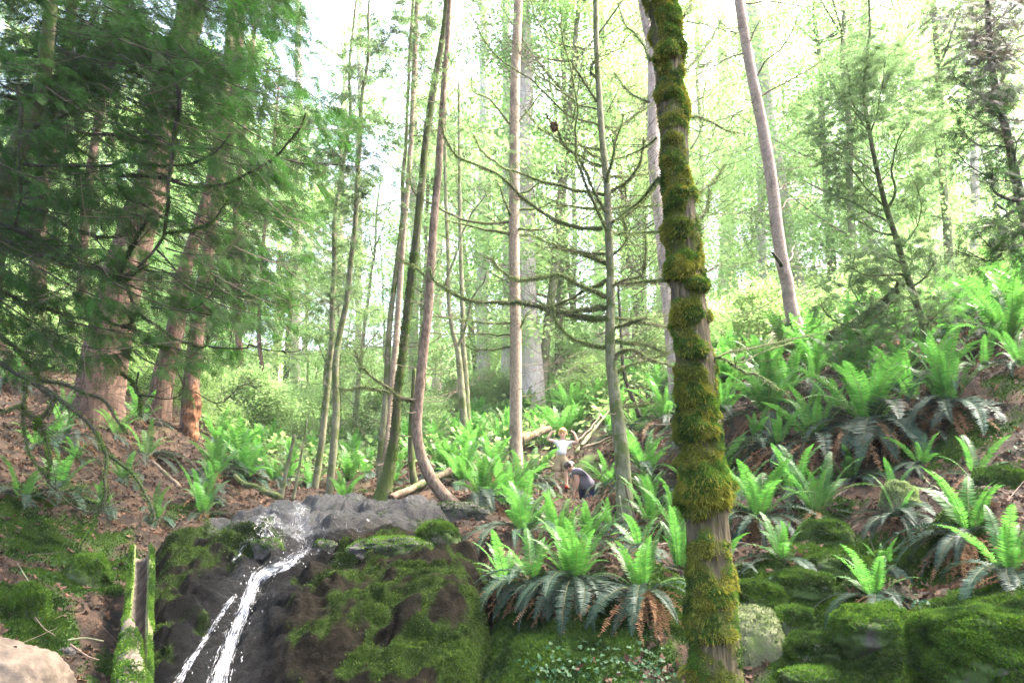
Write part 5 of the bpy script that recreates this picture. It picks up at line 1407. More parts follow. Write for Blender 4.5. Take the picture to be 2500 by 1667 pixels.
def fern(base, size, nu, nm, nd, nx, label, group, rng, lean=None):
    gr = -local_slope(base[0], base[1]); down = math.atan2(gr[1], gr[0])
    root = thing('sword_fern', label, 'fern', tuple(base), group)
    def put(kind, az, tilt, sc, lab=None):
        me = FR[kind][rng.integers(0, 5)]
        o = bpy.data.objects.new('frond', me); C.objects.link(o); o.parent = root
        o.rotation_euler = (rng.normal() * .12, tilt, az); o.scale = (sc, sc * rng.uniform(.85, 1.15), sc)
        o.location = (math.cos(az) * .05 * size, math.sin(az) * .05 * size, rng.uniform(-.02, .03))
        if lab: o['label'] = lab
    for k in range(nu): put('up', 6.283 * (k + rng.random() * .8) / max(nu, 1), rng.normal(.10, .15), size * rng.uniform(.62, 1.1))
    for k in range(nm): put('mid', 6.283 * (k + rng.random()) / max(nm, 1) + .4, rng.normal(0, .15), size * rng.uniform(.6, .95))
    for k in range(nd): put('droop', down + rng.choice([-1, 1]) * abs(rng.normal(.85, .6)), rng.normal(.05, .18), size * rng.uniform(.8, 1.3), 'older dark blue-green drooping frond')
    for k in range(nx): put('dead', down + rng.normal() * .75, rng.normal(-.15, .16), size * rng.uniform(.6, 1.1), 'dry brown dead frond hanging down')
    return root
def build_ferns():
    rng = np.random.default_rng(140)
    pos = G([f[0] for f in FERNS], [f[1] for f in FERNS])
    for f, p in zip(FERNS, pos):
        L = f[2] * mpp(f[1], p[1])
        fern(p + np.array([0, 0, .0]), L * 1.16, round(f[3] * 1.5), f[4], round(f[5] * 1.4), round(f[6] * 2.2), f[7], None, rng)
    # smaller ferns between the large ones
    placed = [p[:2] for p in pos]; lab = ['modest fern among the larger ones on the right-hand slope', 'modest fern among the larger ones left of the foreground trunk', 'modest fern on the left bank among leaf litter']
    got = 0
    cand = [(rng.uniform(1650, 2520), rng.uniform(780, 1420)) for _ in range(260)] + [(rng.uniform(1150, 1640), rng.uniform(1150, 1500)) for _ in range(90)] + [(rng.uniform(0, 620), rng.uniform(980, 1300)) for _ in range(24)]
    cp = G([c[0] for c in cand], [c[1] for c in cand])
    for (px, py), p in zip(cand, cp):
        if min(np.hypot(*(p[:2] - q)) for q in placed) < .50 or (1310 < px < 1480 and py < 1300) or p[1] > 17 or poly_sd(p[0], p[1]) > -.05: continue
        if px > 2330 and 930 < py < 1120: continue
        placed.append(p[:2]); got += 1
        fern(p, rng.uniform(.42, .75), rng.integers(4, 10), rng.integers(1, 4), rng.integers(5, 11), rng.integers(3, 9), lab[0 if px > 1640 else 1 if px > 700 else 2], 'modest ferns between the larger ones', rng)
    print('extra ferns', got)
    # further ferns on the slopes behind: small, one mesh each, shared
    metas = []
    for s in range(5):
        g = Geo(); r = np.random.default_rng(300 + s)
        for k in range(22):
            kind = 'up' if k < 13 else 'mid' if k < 17 else 'droop'
            fg, _ = frond_mesh(kind, 400 + s * 30 + k, lite=True); V, Q, T, Mi = fg.arrays()
            az, sc, tl = r.uniform(0, 6.283), r.uniform(.7, 1.1), r.normal() * .12
            R = np.array(Matrix.Rotation(az, 3, 'Z') @ Matrix.Rotation(tl, 3, 'Y'))
            V = V @ R.T * sc
            g.add(V, Q, None, 1 if kind == 'droop' else 0); g.n -= 0
            g.t.append(T + g.n - len(V)); g.tm.append(np.full(len(T), 1 if kind == 'droop' else 0))
        metas.append(g.mesh('sword_fern', [M['fern'], M['fern_old']], smooth=False))
    spots = []
    for _ in range(900):
        px = rng.uniform(560, 2540)
        if px < 960 and rng.random() < .6: continue
        c0 = np.interp(px, [560, 700, 900, 1050, 1200, 1400, 1600, 1800, 2000, 2250, 2540], [1120, 1090, 1080, 1030, 990, 960, 880, 850, 815, 760, 650])
        c1 = np.interp(px, [560, 900, 1050, 1200, 1300, 1500, 1650, 1800, 2000, 2250, 2540], [1180, 1190, 1180, 1150, 1050, 1080, 1000, 960, 880, 850, 800])
        py = rng.uniform(c0 - 10, c1)
        spots.append((px, py))
    hp = G([s[0] for s in spots], [s[1] for s in spots]); kept = []
    for (px, py), p in zip(spots, hp):
        if p[1] > 42 or any(np.hypot(*(p[:2] - q[:2])) < .62 + .016 * p[1] for q in kept): continue
        if any(abs(px - f[0]) < 24 and abs(py - f[1]) < 30 for f in FERNS): continue
        if 1300 < px < 1480 and 1090 < py < 1300: continue
        kept.append(p)
        if len(kept) >= 190: break
    for k, p in enumerate(kept):
        px, _ = proj(p)
        lab = 'small far fern among others ' + ('above the waterfall lip' if px < 1000 else 'on the slope behind the boy and the slim trunks' if px < 1640 else 'along the crest of the right-hand slope')
        o = bpy.data.objects.new('sword_fern', metas[k % 5]); C.objects.link(o); o.location = p - np.array([0, 0, .03]); o.rotation_euler = (0, 0, rng.uniform(0, 6.28)); s = rng.uniform(.65, 1.05); o.scale = (s, s, s)
        tag(o, lab, 'fern', 'small ferns on the slopes behind')
    print('far ferns', len(kept))
build_ferns()

# ================================================================== boulders, logs, sticks
def boulder(name, label, px, py, wpx, hpx, mat, seed, moss=None, depth=None, flat=.75, n_moss=9000, lumpy=.22, turn=0.0, sink=.35, group=None):
    rng = np.random.default_rng(seed)
    c = S(px, py) if depth is None else P(px, py, depth)
    m_ = mpp(py, c[1])
    a, b = wpx * .5 * m_, hpx * .5 * m_
    nu, nv = 72, 44
    th = np.linspace(0, 2 * np.pi, nu, endpoint=False); ph = np.linspace(.02, math.pi - .02, nv)
    TH, PH = np.meshgrid(th, ph)
    d = np.stack([np.sin(PH) * np.cos(TH), np.sin(PH) * np.sin(TH), np.cos(PH)], -1)
    d = np.sign(d) * np.abs(d) ** .85
    r = 1 + lumpy * fbm(d * 1.3 + seed * 3.7, 4) + .05 * fbm(d * 5 + seed, 3) + .02 * fbm(d * 16 + seed, 2)
    v = d * r[..., None] * np.array([a, a * .85, b])
    R = np.array(Matrix.Rotation(turn, 3, 'Y')); v = v @ R.T
    v += np.array([c[0], c[1] + a * .3, c[2] + b * (1 - 2 * sink) * .5])
    i = np.arange(nv - 1)[:, None] * nu; j = np.arange(nu)[None]
    q = np.stack([i + j, i + nu + j, i + nu + (j + 1) % nu, i + (j + 1) % nu], -1).reshape(-1, 4)
    V = v.reshape(-1, 3); g = Geo(); g.add(V, q)
    root = thing(name, label, 'boulder' if 'boulder' in name else 'rock', (c[0], c[1] + a * .3, c[2]), group)
    g.obj('stone', mat, root)
    if moss:
        nz = fbm(V * 3.2 + seed, 4); up = unit((V - V.mean(0)) / np.array([a, a, b]))[:, 2]
        w = np.clip(up * .9 + .35 + nz * 1.1, 0, 1)
        pts, nr = sample_mesh(V, q, np.zeros((0, 3), int), n_moss, rng, w)
        flip = (nr * (pts - V.mean(0))).sum(1) < 0; nr[flip] *= -1
        bgeo = Geo(); blades(bgeo, pts - nr * .004, nr, .024, .008, 0, spread=.75, droop=.1, rng=rng)
        mo = bgeo.obj('moss', moss, root, smooth=False); mo['kind'] = 'stuff'
    return root
def rock_mat(name, a, b, moss=None, lo=.45, hi=.6):
    return bark_mat(name, a, b, moss=moss, moss_lo=lo, moss_hi=hi, stretch=(1, 1, 1), sc=14, bump=.8, rough=.85)
M['stone_moss'] = rock_mat('moss_stained_stone', (.05, .045, .035), (.13, .115, .085), (.05, .085, .016), .34, .5)
M['stone_pale_moss'] = rock_mat('pale_lichen_stone', (.085, .09, .045), (.16, .165, .085), (.10, .14, .035), .5, .7)
M['stone_dark'] = rock_mat('dark_stone', (.03, .028, .026), (.085, .075, .066), (.03, .055, .012), .55, .7)
M['stone_beige'] = rock_mat('beige_stone', (.085, .066, .047), (.155, .12, .086), None)
boulder('boulder', 'smooth beige boulder cut off by the lower left corner', -30, 1690, 330, 200, M['stone_beige'], 1, depth=4.0, lumpy=.10, turn=.25, sink=.4)
boulder('mossy_boulder', 'large rounded boulder with thin pale moss at the foot of the mossy foreground trunk', 1822, 1600, 210, 220, M['stone_pale_moss'], 2, M['moss_pale'], n_moss=5000, lumpy=.10, sink=.45)
boulder('mossy_boulder', 'low moss mound above the large pale boulder, beside the foreground trunk', 1855, 1478, 170, 95, M['stone_moss'], 3, M['moss'], n_moss=16000)
boulder('mossy_boulder', 'moss cushion right of the low moss mound, under the arched fern', 1965, 1452, 150, 100, M['stone_moss'], 4, M['moss'], n_moss=14000)
boulder('mossy_boulder', 'round mossy boulder in the middle of the right slope, right of the arched fern', 2020, 1322, 130, 90, M['stone_moss'], 5, M['moss'], n_moss=10000)
boulder('mossy_boulder', 'flat mossy boulder under the round one, middle of the right slope', 2060, 1400, 170, 80, M['stone_moss'], 6, M['moss'], n_moss=13000)
boulder('mossy_boulder', 'pale pointed boulder behind the flattened grey fern', 2205, 1240, 90, 110, M['stone_pale_moss'], 7, M['moss_pale'], n_moss=6000)
boulder('mossy_boulder', 'moss-topped stone above the low fern on the dark ledge', 2180, 1400, 120, 90, M['stone_moss'], 8, M['moss'], n_moss=9000)
boulder('mossy_boulder', 'big bright moss mound in the lower right corner', 2420, 1590, 330, 200, M['stone_moss'], 9, M['moss'], n_moss=45000, sink=.5)
boulder('mossy_boulder', 'dark mossy slab at the bottom right of centre', 2010, 1600, 170, 80, M['stone_moss'], 10, M['moss'], n_moss=12000)
boulder('mossy_boulder', 'small mossy stone between the pale boulder and the dark mossy slab', 1945, 1545, 100, 110, M['stone_moss'], 11, M['moss'], n_moss=7000)
boulder('mossy_boulder', 'flat mossy stone at the very bottom edge, right half', 1990, 1668, 150, 60, M['stone_moss'], 12, M['moss'], n_moss=3000)
boulder('mossy_boulder', 'mossy block under the low fern on the dark ledge', 2150, 1560, 200, 130, M['stone_moss'], 13, M['moss'], n_moss=16000)
boulder('mossy_boulder', 'small bright moss hump at the right end of the ledge under dark overhang', 1068, 1322, 105, 90, M['stone_moss'], 14, M['moss'], n_moss=14000, sink=.4)
boulder('mossy_boulder', 'long rock with a mossy back lying on the ledge', 955, 1350, 220, 75, M['stone_dark'], 15, M['moss'], n_moss=9000, sink=.45)
boulder('mossy_boulder', 'dark overhanging rock below the ferns at the right end of the ledge', 1120, 1262, 140, 70, M['stone_dark'], 16, M['moss'], n_moss=3000, sink=.4)
boulder('mossy_boulder', 'bright moss clump on the left bank above the beige boulder', 62, 1505, 90, 130, M['stone_moss'], 17, M['moss'], n_moss=14000)
boulder('mossy_boulder', 'mossy lump on the left bank, left of the split log', 205, 1420, 100, 110, M['stone_moss'], 18, M['moss'], n_moss=8000)
boulder('rock', 'small grey stone left of the split log foot', 160, 1600, 40, 34, M['stone_dark'], 19)
boulder('rock', 'small dark rock in the stream beside the chute', 650, 1345, 70, 55, M['stone_dark'], 20, M['moss'], n_moss=1200, sink=.4)
boulder('rock', 'dark rock right of the bend in the waterfall', 795, 1345, 60, 46, M['stone_dark'], 21, M['moss'], n_moss=600, sink=.4)
boulder('mossy_boulder', 'moss mound under the bright clump of the right slope edge', 2460, 1190, 130, 90, M['stone_moss'], 22, M['moss'], n_moss=9000)

def build_logs():
    rng = np.random.default_rng(150)
    # hollow split log leaning at the left edge of the fall
    lp = [(345,1345),(343,1420),(338,1500),(333,1580),(328,1690),(325,1760)]
    ld = np.minimum(S([a for a, b in lp], [b for a, b in lp])[:, 1] - .12, np.linspace(8.4, 6.0, 6)); ld = np.minimum.accumulate(ld)
    path = smooth_path(P(np.array(lp)[:, 0], np.array(lp)[:, 1], ld), 60)
    root = thing('split_log', 'upright hollow split log with mossy edges, left of the waterfall', 'log', root_at(path))
    rad = np.linspace(.105, .112, 60)
    T, A, B = frames(path); k = 40
    front = unit(np.cross(T, A)); s = -np.sign(front[:, 1:2]); front = front * s
    g = Geo(); th = np.linspace(math.radians(40), math.radians(320), k)
    def ring(r, w):
        return path[:, None] + (np.cos(th)[None, :, None] * front[:, None] + np.sin(th)[None, :, None] * A[:, None]) * (r[:, None, None] * (1 + w[..., None]))
    nz = fbm(np.stack([np.tile(th * 2, (60, 1)), np.tile(np.linspace(0, 4, 60)[:, None], (1, k)), np.zeros((60, k))], -1), 4) * .12
    outer, inner = ring(rad, nz), ring(rad * .74, nz)
    def grid(Vg, flip=False):
        n, m = Vg.shape[:2]; i = np.arange(n - 1)[:, None] * m; j = np.arange(m - 1)[None]
        q = np.stack([i + j, i + j + 1, i + m + j + 1, i + m + j], -1).reshape(-1, 4)
        return q[:, ::-1] if flip else q
    g.add(outer.reshape(-1, 3), grid(outer), None, 0); g.add(inner.reshape(-1, 3), grid(inner, True), None, 1)
    for e in (0, -1):
        rim = np.stack([outer[:, e], inner[:, e]], 1); g.add(rim.reshape(-1, 3), grid(rim), None, 0)
    lo = np.stack([outer[0], inner[0]], 1); g.add(lo.reshape(-1, 3), grid(lo), None, 1)
    g.obj('hollow_shell', [M['bark_moss'], M['log_bare']], root)
    # torn lower half closing the trough
    p2 = smooth_path(P(np.array([312,318,322,324,324]), np.array([1505,1560,1620,1700,1770]), np.interp([1505,1560,1620,1700,1770], [b for a, b in lp], ld) - .07), 40); g2 = Geo()
    tube(g2, p2 + np.array([0, -.03, .02]), np.interp(np.linspace(0, 1, 40), [0, .12, .35, .6, 1], [.012, .045, .085, .10, .105]), 22, 0, .22, 6, seed=3); g2.obj('torn_front', M['log_bare'], root)
    bg_ = Geo()
    Vo = np.concatenate([outer[:, :7].reshape(-1, 3), outer[:, -9:].reshape(-1, 3)])
    for part in (outer[:, :6], outer[:, -8:]):
        q = grid(part); pts, nr = sample_mesh(part.reshape(-1, 3), q, np.zeros((0, 3), int), 9000, rng, np.clip(.6 + fbm(part.reshape(-1, 3) * 4, 3), 0, 1)); nr = unit(pts - path[np.clip(((pts[:, 2] - path[0, 2]) / (path[-1, 2] - path[0, 2]) * 59).astype(int), 0, 59)])
        blades(bg_, pts, nr, .02, .008, 0, spread=.6, rng=rng)
    Vt, Qt, Tt, _ = g2.arrays(); pts, nr = sample_mesh(Vt, Qt, Tt, 16000, rng, np.clip(.4 + fbm(Vt * 5 + 3, 3) * 1.2 + sstep(.1, -.5, Vt[:, 2] - Vt[:, 2].mean()) * .7, 0, 1))
    cen = np.stack([np.interp(pts[:, 2], p2[::-1, 2], p2[::-1, c]) for c in range(3)], -1); nr = unit(pts - cen)
    blades(bg_, pts, nr, .02, .008, 0, spread=.6, rng=rng)
    o = bg_.obj('moss', M['moss'], root, smooth=False); o['kind'] = 'stuff'
    def log(name, label, pts, d0, d1, w0, w1, mat, moss=0, cat='log', lift=.03):
        p = px_path(pts, d0, d1, 40, .02, len(label)); rr = np.linspace(w0, w1, 40) * .5 * d0 / F_PX
        r = thing(name, label, cat, root_at(p)); g = Geo(); tube(g, p, rr, 12, 0, .15, 6, seed=len(label)); g.obj('log_body', mat, r)
        if moss:
            h = Geo(); hairs_on(h, p, rr, moss, .03, .008, 0, .2, len(label)); h.obj('moss', M['moss_pale'], r, smooth=False)['kind'] = 'stuff'
        return r
    log('fallen_log', 'bare peeled log lying behind the J-shaped tree foot on the ledge', [(955,1215),(1010,1192),(1060,1168),(1100,1150)], 12.9, 13.8, 20, 17, M['log'])
    log('fallen_log', 'mossy log slanting up behind the peeled log', [(1040,1170),(1080,1158),(1120,1150),(1180,1120)], 13.6, 15.5, 16, 12, M['bark_moss'], 500)
    log('fallen_log', 'mossy rotten log on the slope left of the boy', [(1270,1075),(1310,1058),(1340,1045)], 16.4, 17.5, 26, 18, M['log'], 900)
    log('fallen_log', 'pale mossy log slanting on the crest left of the leaning tree foot', [(1838,870),(1870,845),(1905,800),(1950,750)], 15.4, 16.5, 24, 14, M['bark_grey'], 900)
    log('fallen_log', 'long mossy log lying along the crest right of the leaning tree', [(1760,905),(1850,868),(1930,848),(2020,822),(2100,812)], 14.8, 13.6, 18, 26, M['bark_moss'], 1800)
    log('fallen_log', 'mossy branch rising from the crest log towards the young conifer', [(2000,830),(2080,790),(2150,740),(2190,710),(2200,690)], 13.6, 12.3, 16, 22, M['bark_moss'], 1600)
    log('fallen_log', 'thin mossy log lying on the left bank beside the waterfall lip', [(680,1215),(640,1195),(600,1180),(575,1160)], 12.6, 14, 16, 10, M['bark_moss'], 700)
    log('fallen_log', 'mossy stick log on the left bank above the drooping fern', [(440,1190),(400,1150),(370,1125)], 12.2, 12.9, 10, 8, M['log'])
    for a, (pts, d0, d1, w, lab) in enumerate([
        ([(1405,1105),(1440,1060),(1480,1010),(1500,985)], 16, 18, 9, 'long dead branch lying up the slope right of the boy'), ([(1418,1095),(1460,1080),(1500,1062)], 16, 17, 7, 'dead stick crossing the long branch right of the boy'), ([(1400,1085),(1440,1048),(1468,1010)], 16.4, 17.6, 6, 'thin dead stick beside the long branch right of the boy'),
        ([(1420,1090),(1445,1055),(1452,1035)], 15.8, 16.4, 8, 'pale broken stick standing right of the boy hand'),
        ([(1300,1155),(1340,1140),(1375,1128),(1400,1120)], 15.6, 16.5, 8, 'mossy stick lying behind the boy legs'), ([(1800,1402),(1850,1415),(1880,1414),(1905,1400)], 8.2, 8.1, 9, 'bent bare stick lying on the moss below the arched fern'),
        ([(2230,1140),(2280,1200),(2340,1260)], 8.9, 8.0, 8, 'straight brown stick slanting down the right slope'), ([(2400,1160),(2430,1210),(2470,1250),(2500,1275)], 8.2, 7.4, 6, 'pale thin stick above the heap of dead fronds at right'),
        ([(2010,1260),(2050,1235),(2085,1215)], 8.9, 9.2, 7, 'short stick over the round mossy boulder'), ([(165,1560),(205,1555),(255,1562)], 6.8, 6.9, 5, 'thin stick on the debris left of the split log'), ([(170,1575),(210,1600),(240,1610)], 6.6, 6.6, 6, 'dark stick on the debris at the split log foot'), ([(70,1490),(105,1530),(135,1552)], 7.2, 7.0, 4, 'thin stick leaning on the bright moss clump'), ([(45,1375),(75,1420),(98,1450)], 7.9, 7.6, 4, 'thin stick on the bank above the bright moss clump'),
        ([(1540,1220),(1530,1150),(1550,1200)], 12, 12, 3, 'curved twig at the foot of the mossy-limbed tree'), ([(1525,1180),(1560,1300),(1575,1310)], 11.6, 11.6, 6, 'pale bent twig leaning on the mossy-limbed tree foot'), ([(1512,1210),(1520,1270),(1535,1300)], 11.6, 11.5, 6, 'dark bent twig at the mossy-limbed tree foot'),
        ([(1590,1350),(1640,1335),(1660,1325)], 9.0, 9.2, 7, 'root-like stick left of the foreground trunk')]):
        p = px_path(pts, d0, d1, 18, .02, a); on = np.maximum(p[:, 2], surf_h(p[:, 0], p[:, 1]) + .01); p[:, 2] = on if a not in (3, 13, 14, 15) else p[:, 2]
        g = Geo(); tube(g, p, np.linspace(w, w * .5, 18) * .5 * d0 / F_PX, 6, 0, .15, 20)
        o = g.obj('stick', M['twig'] if a % 3 else M['bark_grey']); tag(o, lab, 'stick')
build_logs()

# ------------------------------------------------------------------ moss, dead leaves and small growth on the ground
def build_cover():
    rng = np.random.default_rng(160)
    near = (np.hypot(GV[:, 0], GV[:, 1]) < 15) & (GV[:, 1] > 3.5)
    f = near[GQ].all(1)
    pts, nr = sample_mesh(GV, GQ[f], np.zeros((0, 3), int), 260000, rng, np.clip(GMOSS - .12, 0, 1))
    px, py = proj(pts); k = (px > -150) & (px < 2650) & (py < 1800) & (py > 900); pts, nr = pts[k], nr[k]; nr[nr[:, 2] < 0] *= -1
    g = Geo(); blades(g, pts - nr * .004, nr, .026, .010, 0, spread=.8, rng=rng)
    tag(g.obj('moss', M['moss'], smooth=False), 'green moss carpeting the damp ground and bank', 'moss', kind='stuff')
    # fallen leaves: curled lobed shapes
    def leaf_shape(r):
        a = np.linspace(0, 2 * np.pi, 11)[:-1]; rad = np.where(np.arange(10) % 2, .34, .5) * r.uniform(.55, 1.35, 10)
        xy = np.stack([np.cos(a) * rad, np.sin(a) * rad], 1); z = (xy ** 2).sum(1) * r.uniform(-1.2, 1.8) + r.normal(size=10) * .13
        V = np.concatenate([[[0, 0, 0]], np.concatenate([xy, z[:, None]], 1)]); T = np.array([(0, 1 + i, 1 + (i + 1) % 10) for i in range(10)])
        return V, np.zeros((0, 4), int), T
    LT = [leaf_shape(rng) for _ in range(6)]
    far = (np.hypot(GV[:, 0], GV[:, 1]) < 26) & (GV[:, 1] > 3.5); f = far[GQ].all(1)
    pts, nr = sample_mesh(GV, GQ[f], np.zeros((0, 3), int), 95000, rng, np.clip(.75 - GMOSS * 1.1 + .4 * fbm(GV * 1.1, 3), .0, 1))
    px, py = proj(pts); k = (px > -150) & (px < 2650) & (py < 1800) & (poly_sd(pts[:, 0], pts[:, 1]) < 0); pts, nr = pts[k], nr[k]; nr[nr[:, 2] < 0] *= -1
    g = Geo()
    for t in range(6):
        q, n_ = pts[t::6], nr[t::6]; m_ = len(q)
        Z = unit(n_ + rng.normal(size=(m_, 3)) * .45); X = unit(np.cross(Z, rng.normal(size=(m_, 3)))); Y = np.cross(Z, X)
        stamp(g, *LT[t], q + n_ * .015, X, Y, Z, rng.uniform(.04, .105, m_))
    tag(g.obj('dead_leaves', M['litter'], smooth=False), 'reddish brown fallen leaves strewn over the forest floor', 'leaves', kind='stuff')
    # fine twigs in the litter
    g = Geo(); sel = rng.choice(len(pts), 1500, replace=False)
    for p0, n_ in zip(pts[sel], nr[sel]):
        d = unit(np.cross(n_, rng.normal(size=3))); L = rng.uniform(.1, .5); s = np.linspace(0, 1, 4)[:, None]
        tube(g, p0 + n_ * .02 + d * L * s + n_ * .05 * s * (1 - s) * rng.normal(), .0035 * (1 - .5 * s[:, 0]), 3, cap=False)
    tag(g.obj('twig_litter', M['twig'], smooth=False), 'thin broken twigs lying in the leaf litter', 'twigs', kind='stuff')
    # ivy and low herbs at the lower edge
    g = Geo()
    iv = []
    for cx, cy, r, n in [(1400,1635,120,70),(1550,1615,80,40),(1330,1645,60,30),(1460,1655,110,40),(2245,1490,40,26),(1600,1650,60,40),(2470,1110,50,30),(130,1400,60,30),(1900,1420,30,10)]:
        a = rng.normal(size=(n, 2)) * r * np.array([.55, .25]); iv.append(np.stack([cx + a[:, 0], cy + a[:, 1]], 1))
    iv = np.concatenate(iv); q = S(iv[:, 0], iv[:, 1]); m_ = len(q)
    av = np.array([(0, 0, 0), (.5, .32, .06), (.25, .5, .0), (-.1, .42, .03), (0, 0, 0), (-.1, -.42, .03), (.25, -.5, 0), (.5, -.32, .06), (1, 0, -.1)]); at = np.array([(0, 1, 2), (0, 2, 3), (0, 8, 1), (0, 5, 6), (0, 6, 7), (0, 7, 8)])
    Z = unit(np.array([0, -.6, .8]) + rng.normal(size=(m_, 3)) * .4); X = unit(np.cross(Z, rng.normal(size=(m_, 3)))); Y = np.cross(Z, X)
    stamp(g, av, np.zeros((0, 4), int), at, q + Z * rng.uniform(.01, .09, m_)[:, None], X, Y, Z, rng.uniform(.02, .042, m_))
    tag(g.obj('ivy', M['ivy'], smooth=False), 'pale-backed ivy leaves trailing along the lower edge below the ferns', 'ivy', kind='stuff')
    # green herb layer further off
    farm = (GV[:, 1] > 15) & (GV[:, 1] < 70); f = farm[GQ].all(1)
    pts, nr = sample_mesh(GV, GQ[f], np.zeros((0, 3), int), 42000, rng, sstep(15, 26, GV[:, 1]) / np.maximum(GV[:, 1], 1) ** 1.3)
    px, py = proj(pts); k = (px > -200) & (px < 2700); pts, nr = pts[k], nr[k]; m_ = len(pts)
    g = Geo(); lt = leaf_template(9, .9, .22, 5)
    Z = unit(np.array([0, 0, 1.0]) + rng.normal(size=(m_, 3)) * .3); X = unit(np.cross(Z, rng.normal(size=(m_, 3)))); Y = np.cross(Z, X)
    stamp(g, *lt, pts + np.array([0, 0, 1]) * rng.uniform(.05, .5, m_)[:, None], X, Y, Z, rng.uniform(.35, .8, m_))
    tag(g.obj('ground_cover', M['shrub'], smooth=False), 'low green herbs covering the far slopes of the wood', 'herbs', kind='stuff')
build_cover()

# ================================================================== people
def skinned(verts, edges, radii, root=0, sub=2):
    me = bpy.data.meshes.new('tmp'); me.from_pydata([tuple(v) for v in verts], edges, [])
    o = bpy.data.objects.new('tmp', me); C.objects.link(o)
    sk = o.modifiers.new('s', 'SKIN'); sk.use_smooth_shade = True; sk.branch_smoothing = .6
    for i, r in enumerate(radii):
        me.skin_vertices[0].data[i].radius = (r, r) if np.isscalar(r) else r
    me.skin_vertices[0].data[root].use_root = True
    ss = o.modifiers.new('u', 'SUBSURF'); ss.levels = sub; ss.render_levels = sub
    dg = bpy.context.evaluated_depsgraph_get(); out = bpy.data.meshes.new_from_object(o.evaluated_get(dg))
    bpy.data.objects.remove(o); bpy.data.meshes.remove(me)
    return out
class Skel:
    def __init__(s): s.v, s.e, s.r, s.id = [], [], [], {}
    def add(s, name, p, r, parent=None):
        s.id[name] = len(s.v); s.v.append(np.array(p, float)); s.r.append(r)
        if parent: s.e.append((s.id[parent], s.id[name]))
    def mesh(s, root, sub=2): return skinned(s.v, s.e, s.r, s.id[root], sub)
def link(me, name, mat, parent, inv=True):
    me.materials.clear(); me.materials.append(mat)
    me.polygons.foreach_set('use_smooth', np.ones(len(me.polygons), bool))
    o = bpy.data.objects.new(name, me); C.objects.link(o); o.parent = parent
    o.matrix_parent_inverse = parent.matrix_basis.inverted(); me.name = name
    return o
M['skin'] = plain_mat('skin', (.62, .40, .32), (.56, .35, .27), .5, 40, .05)
M['skin_man'] = plain_mat('skin_tanned', (.48, .27, .19), (.42, .22, .15), .5, 40, .05)
M['tee_white'] = plain_mat('white_cotton', (.70, .70, .73), (.62, .62, .66), .85, 60, .3)
M['tee_grey'] = plain_mat('charcoal_cotton', (.14, .125, .15), (.11, .098, .12), .85, 60, .4)
M['khaki'] = plain_mat('khaki_cotton', (.36, .28, .18), (.29, .22, .135), .85, 50, .4)
M['jeans'] = plain_mat('blue_denim', (.025, .04, .11), (.035, .055, .13), .85, 60, .3)
M['hair_blond'] = plain_mat('blond_hair', (.48, .31, .13), (.36, .22, .085), .5, 90, .6)
M['hair_dark'] = plain_mat('dark_brown_hair', (.035, .022, .016), (.02, .013, .01), .5, 90, .6)
M['shoe_red'] = plain_mat('red_shoe', (.55, .05, .03), (.45, .035, .02), .5)
M['sole'] = plain_mat('rubber_sole', (.6, .58, .55), (.5, .48, .45), .7)
M['eye'] = plain_mat('dark_eye', (.02, .02, .025), (.03, .03, .03), .2)
M['lip'] = plain_mat('lip', (.45, .16, .13), (.4, .13, .11), .5)
def ellipsoid(c, r, rot=None, nu=28, nv=18, deform=None):
    th = np.linspace(0, 2 * np.pi, nu, endpoint=False); ph = np.linspace(.03, math.pi - .03, nv); TH, PH = np.meshgrid(th, ph)
    d = np.stack([np.sin(PH) * np.cos(TH), np.sin(PH) * np.sin(TH), np.cos(PH)], -1)
    v = d * np.array(r)
    if deform: v = deform(d, v)
    if rot is not None: v = v @ rot.T
    v = v + np.array(c)
    i = np.arange(nv - 1)[:, None] * nu; j = np.arange(nu)[None]
    q = np.stack([i + j, i + nu + j, i + nu + (j + 1) % nu, i + (j + 1) % nu], -1).reshape(-1, 4)
    t = [(0, k, (k + 1) % nu) for k in range(1, nu - 1)] + [((nv - 1) * nu, (nv - 1) * nu + k + 1, (nv - 1) * nu + k) for k in range(1, nu - 1)]
    return v.reshape(-1, 3), q, np.array(t)
def hand(sk, base, palm_name, palm, dirv, side, size, curl):
    """palm, four unequal bent fingers and a thumb on the side"""
    dirv, side = unit(np.array(dirv)), unit(np.array(side)); nrm = np.cross(dirv, side)
    sk.add(palm_name, palm, (size * .26, size * .17), base)
    for k, (o, L) in enumerate([(-.33, .42), (-.11, .5), (.11, .47), (.33, .37)]):
        k0 = palm + dirv * size * .30 + side * o * size * .62
        k1 = k0 + (dirv * math.cos(curl * .5) + nrm * math.sin(curl * .5)) * L * size * .5
        k2 = k1 + (dirv * math.cos(curl * 1.3) + nrm * math.sin(curl * 1.3)) * L * size * .5
        sk.add(f'{palm_name}f{k}a', k0, size * .085, palm_name); sk.add(f'{palm_name}f{k}b', k1, size * .075, f'{palm_name}f{k}a'); sk.add(f'{palm_name}f{k}c', k2, size * .06, f'{palm_name}f{k}b')
    t0 = palm - side * size * .30; t1 = t0 + unit(dirv * .7 - side * .6 + nrm * .3) * size * .25; t2 = t1 + unit(dirv + nrm * .4) * size * .2
    sk.add(f'{palm_name}ta', t0, size * .09, palm_name); sk.add(f'{palm_name}tb', t1, size * .085, f'{palm_name}ta'); sk.add(f'{palm_name}tc', t2, size * .065, f'{palm_name}tb')
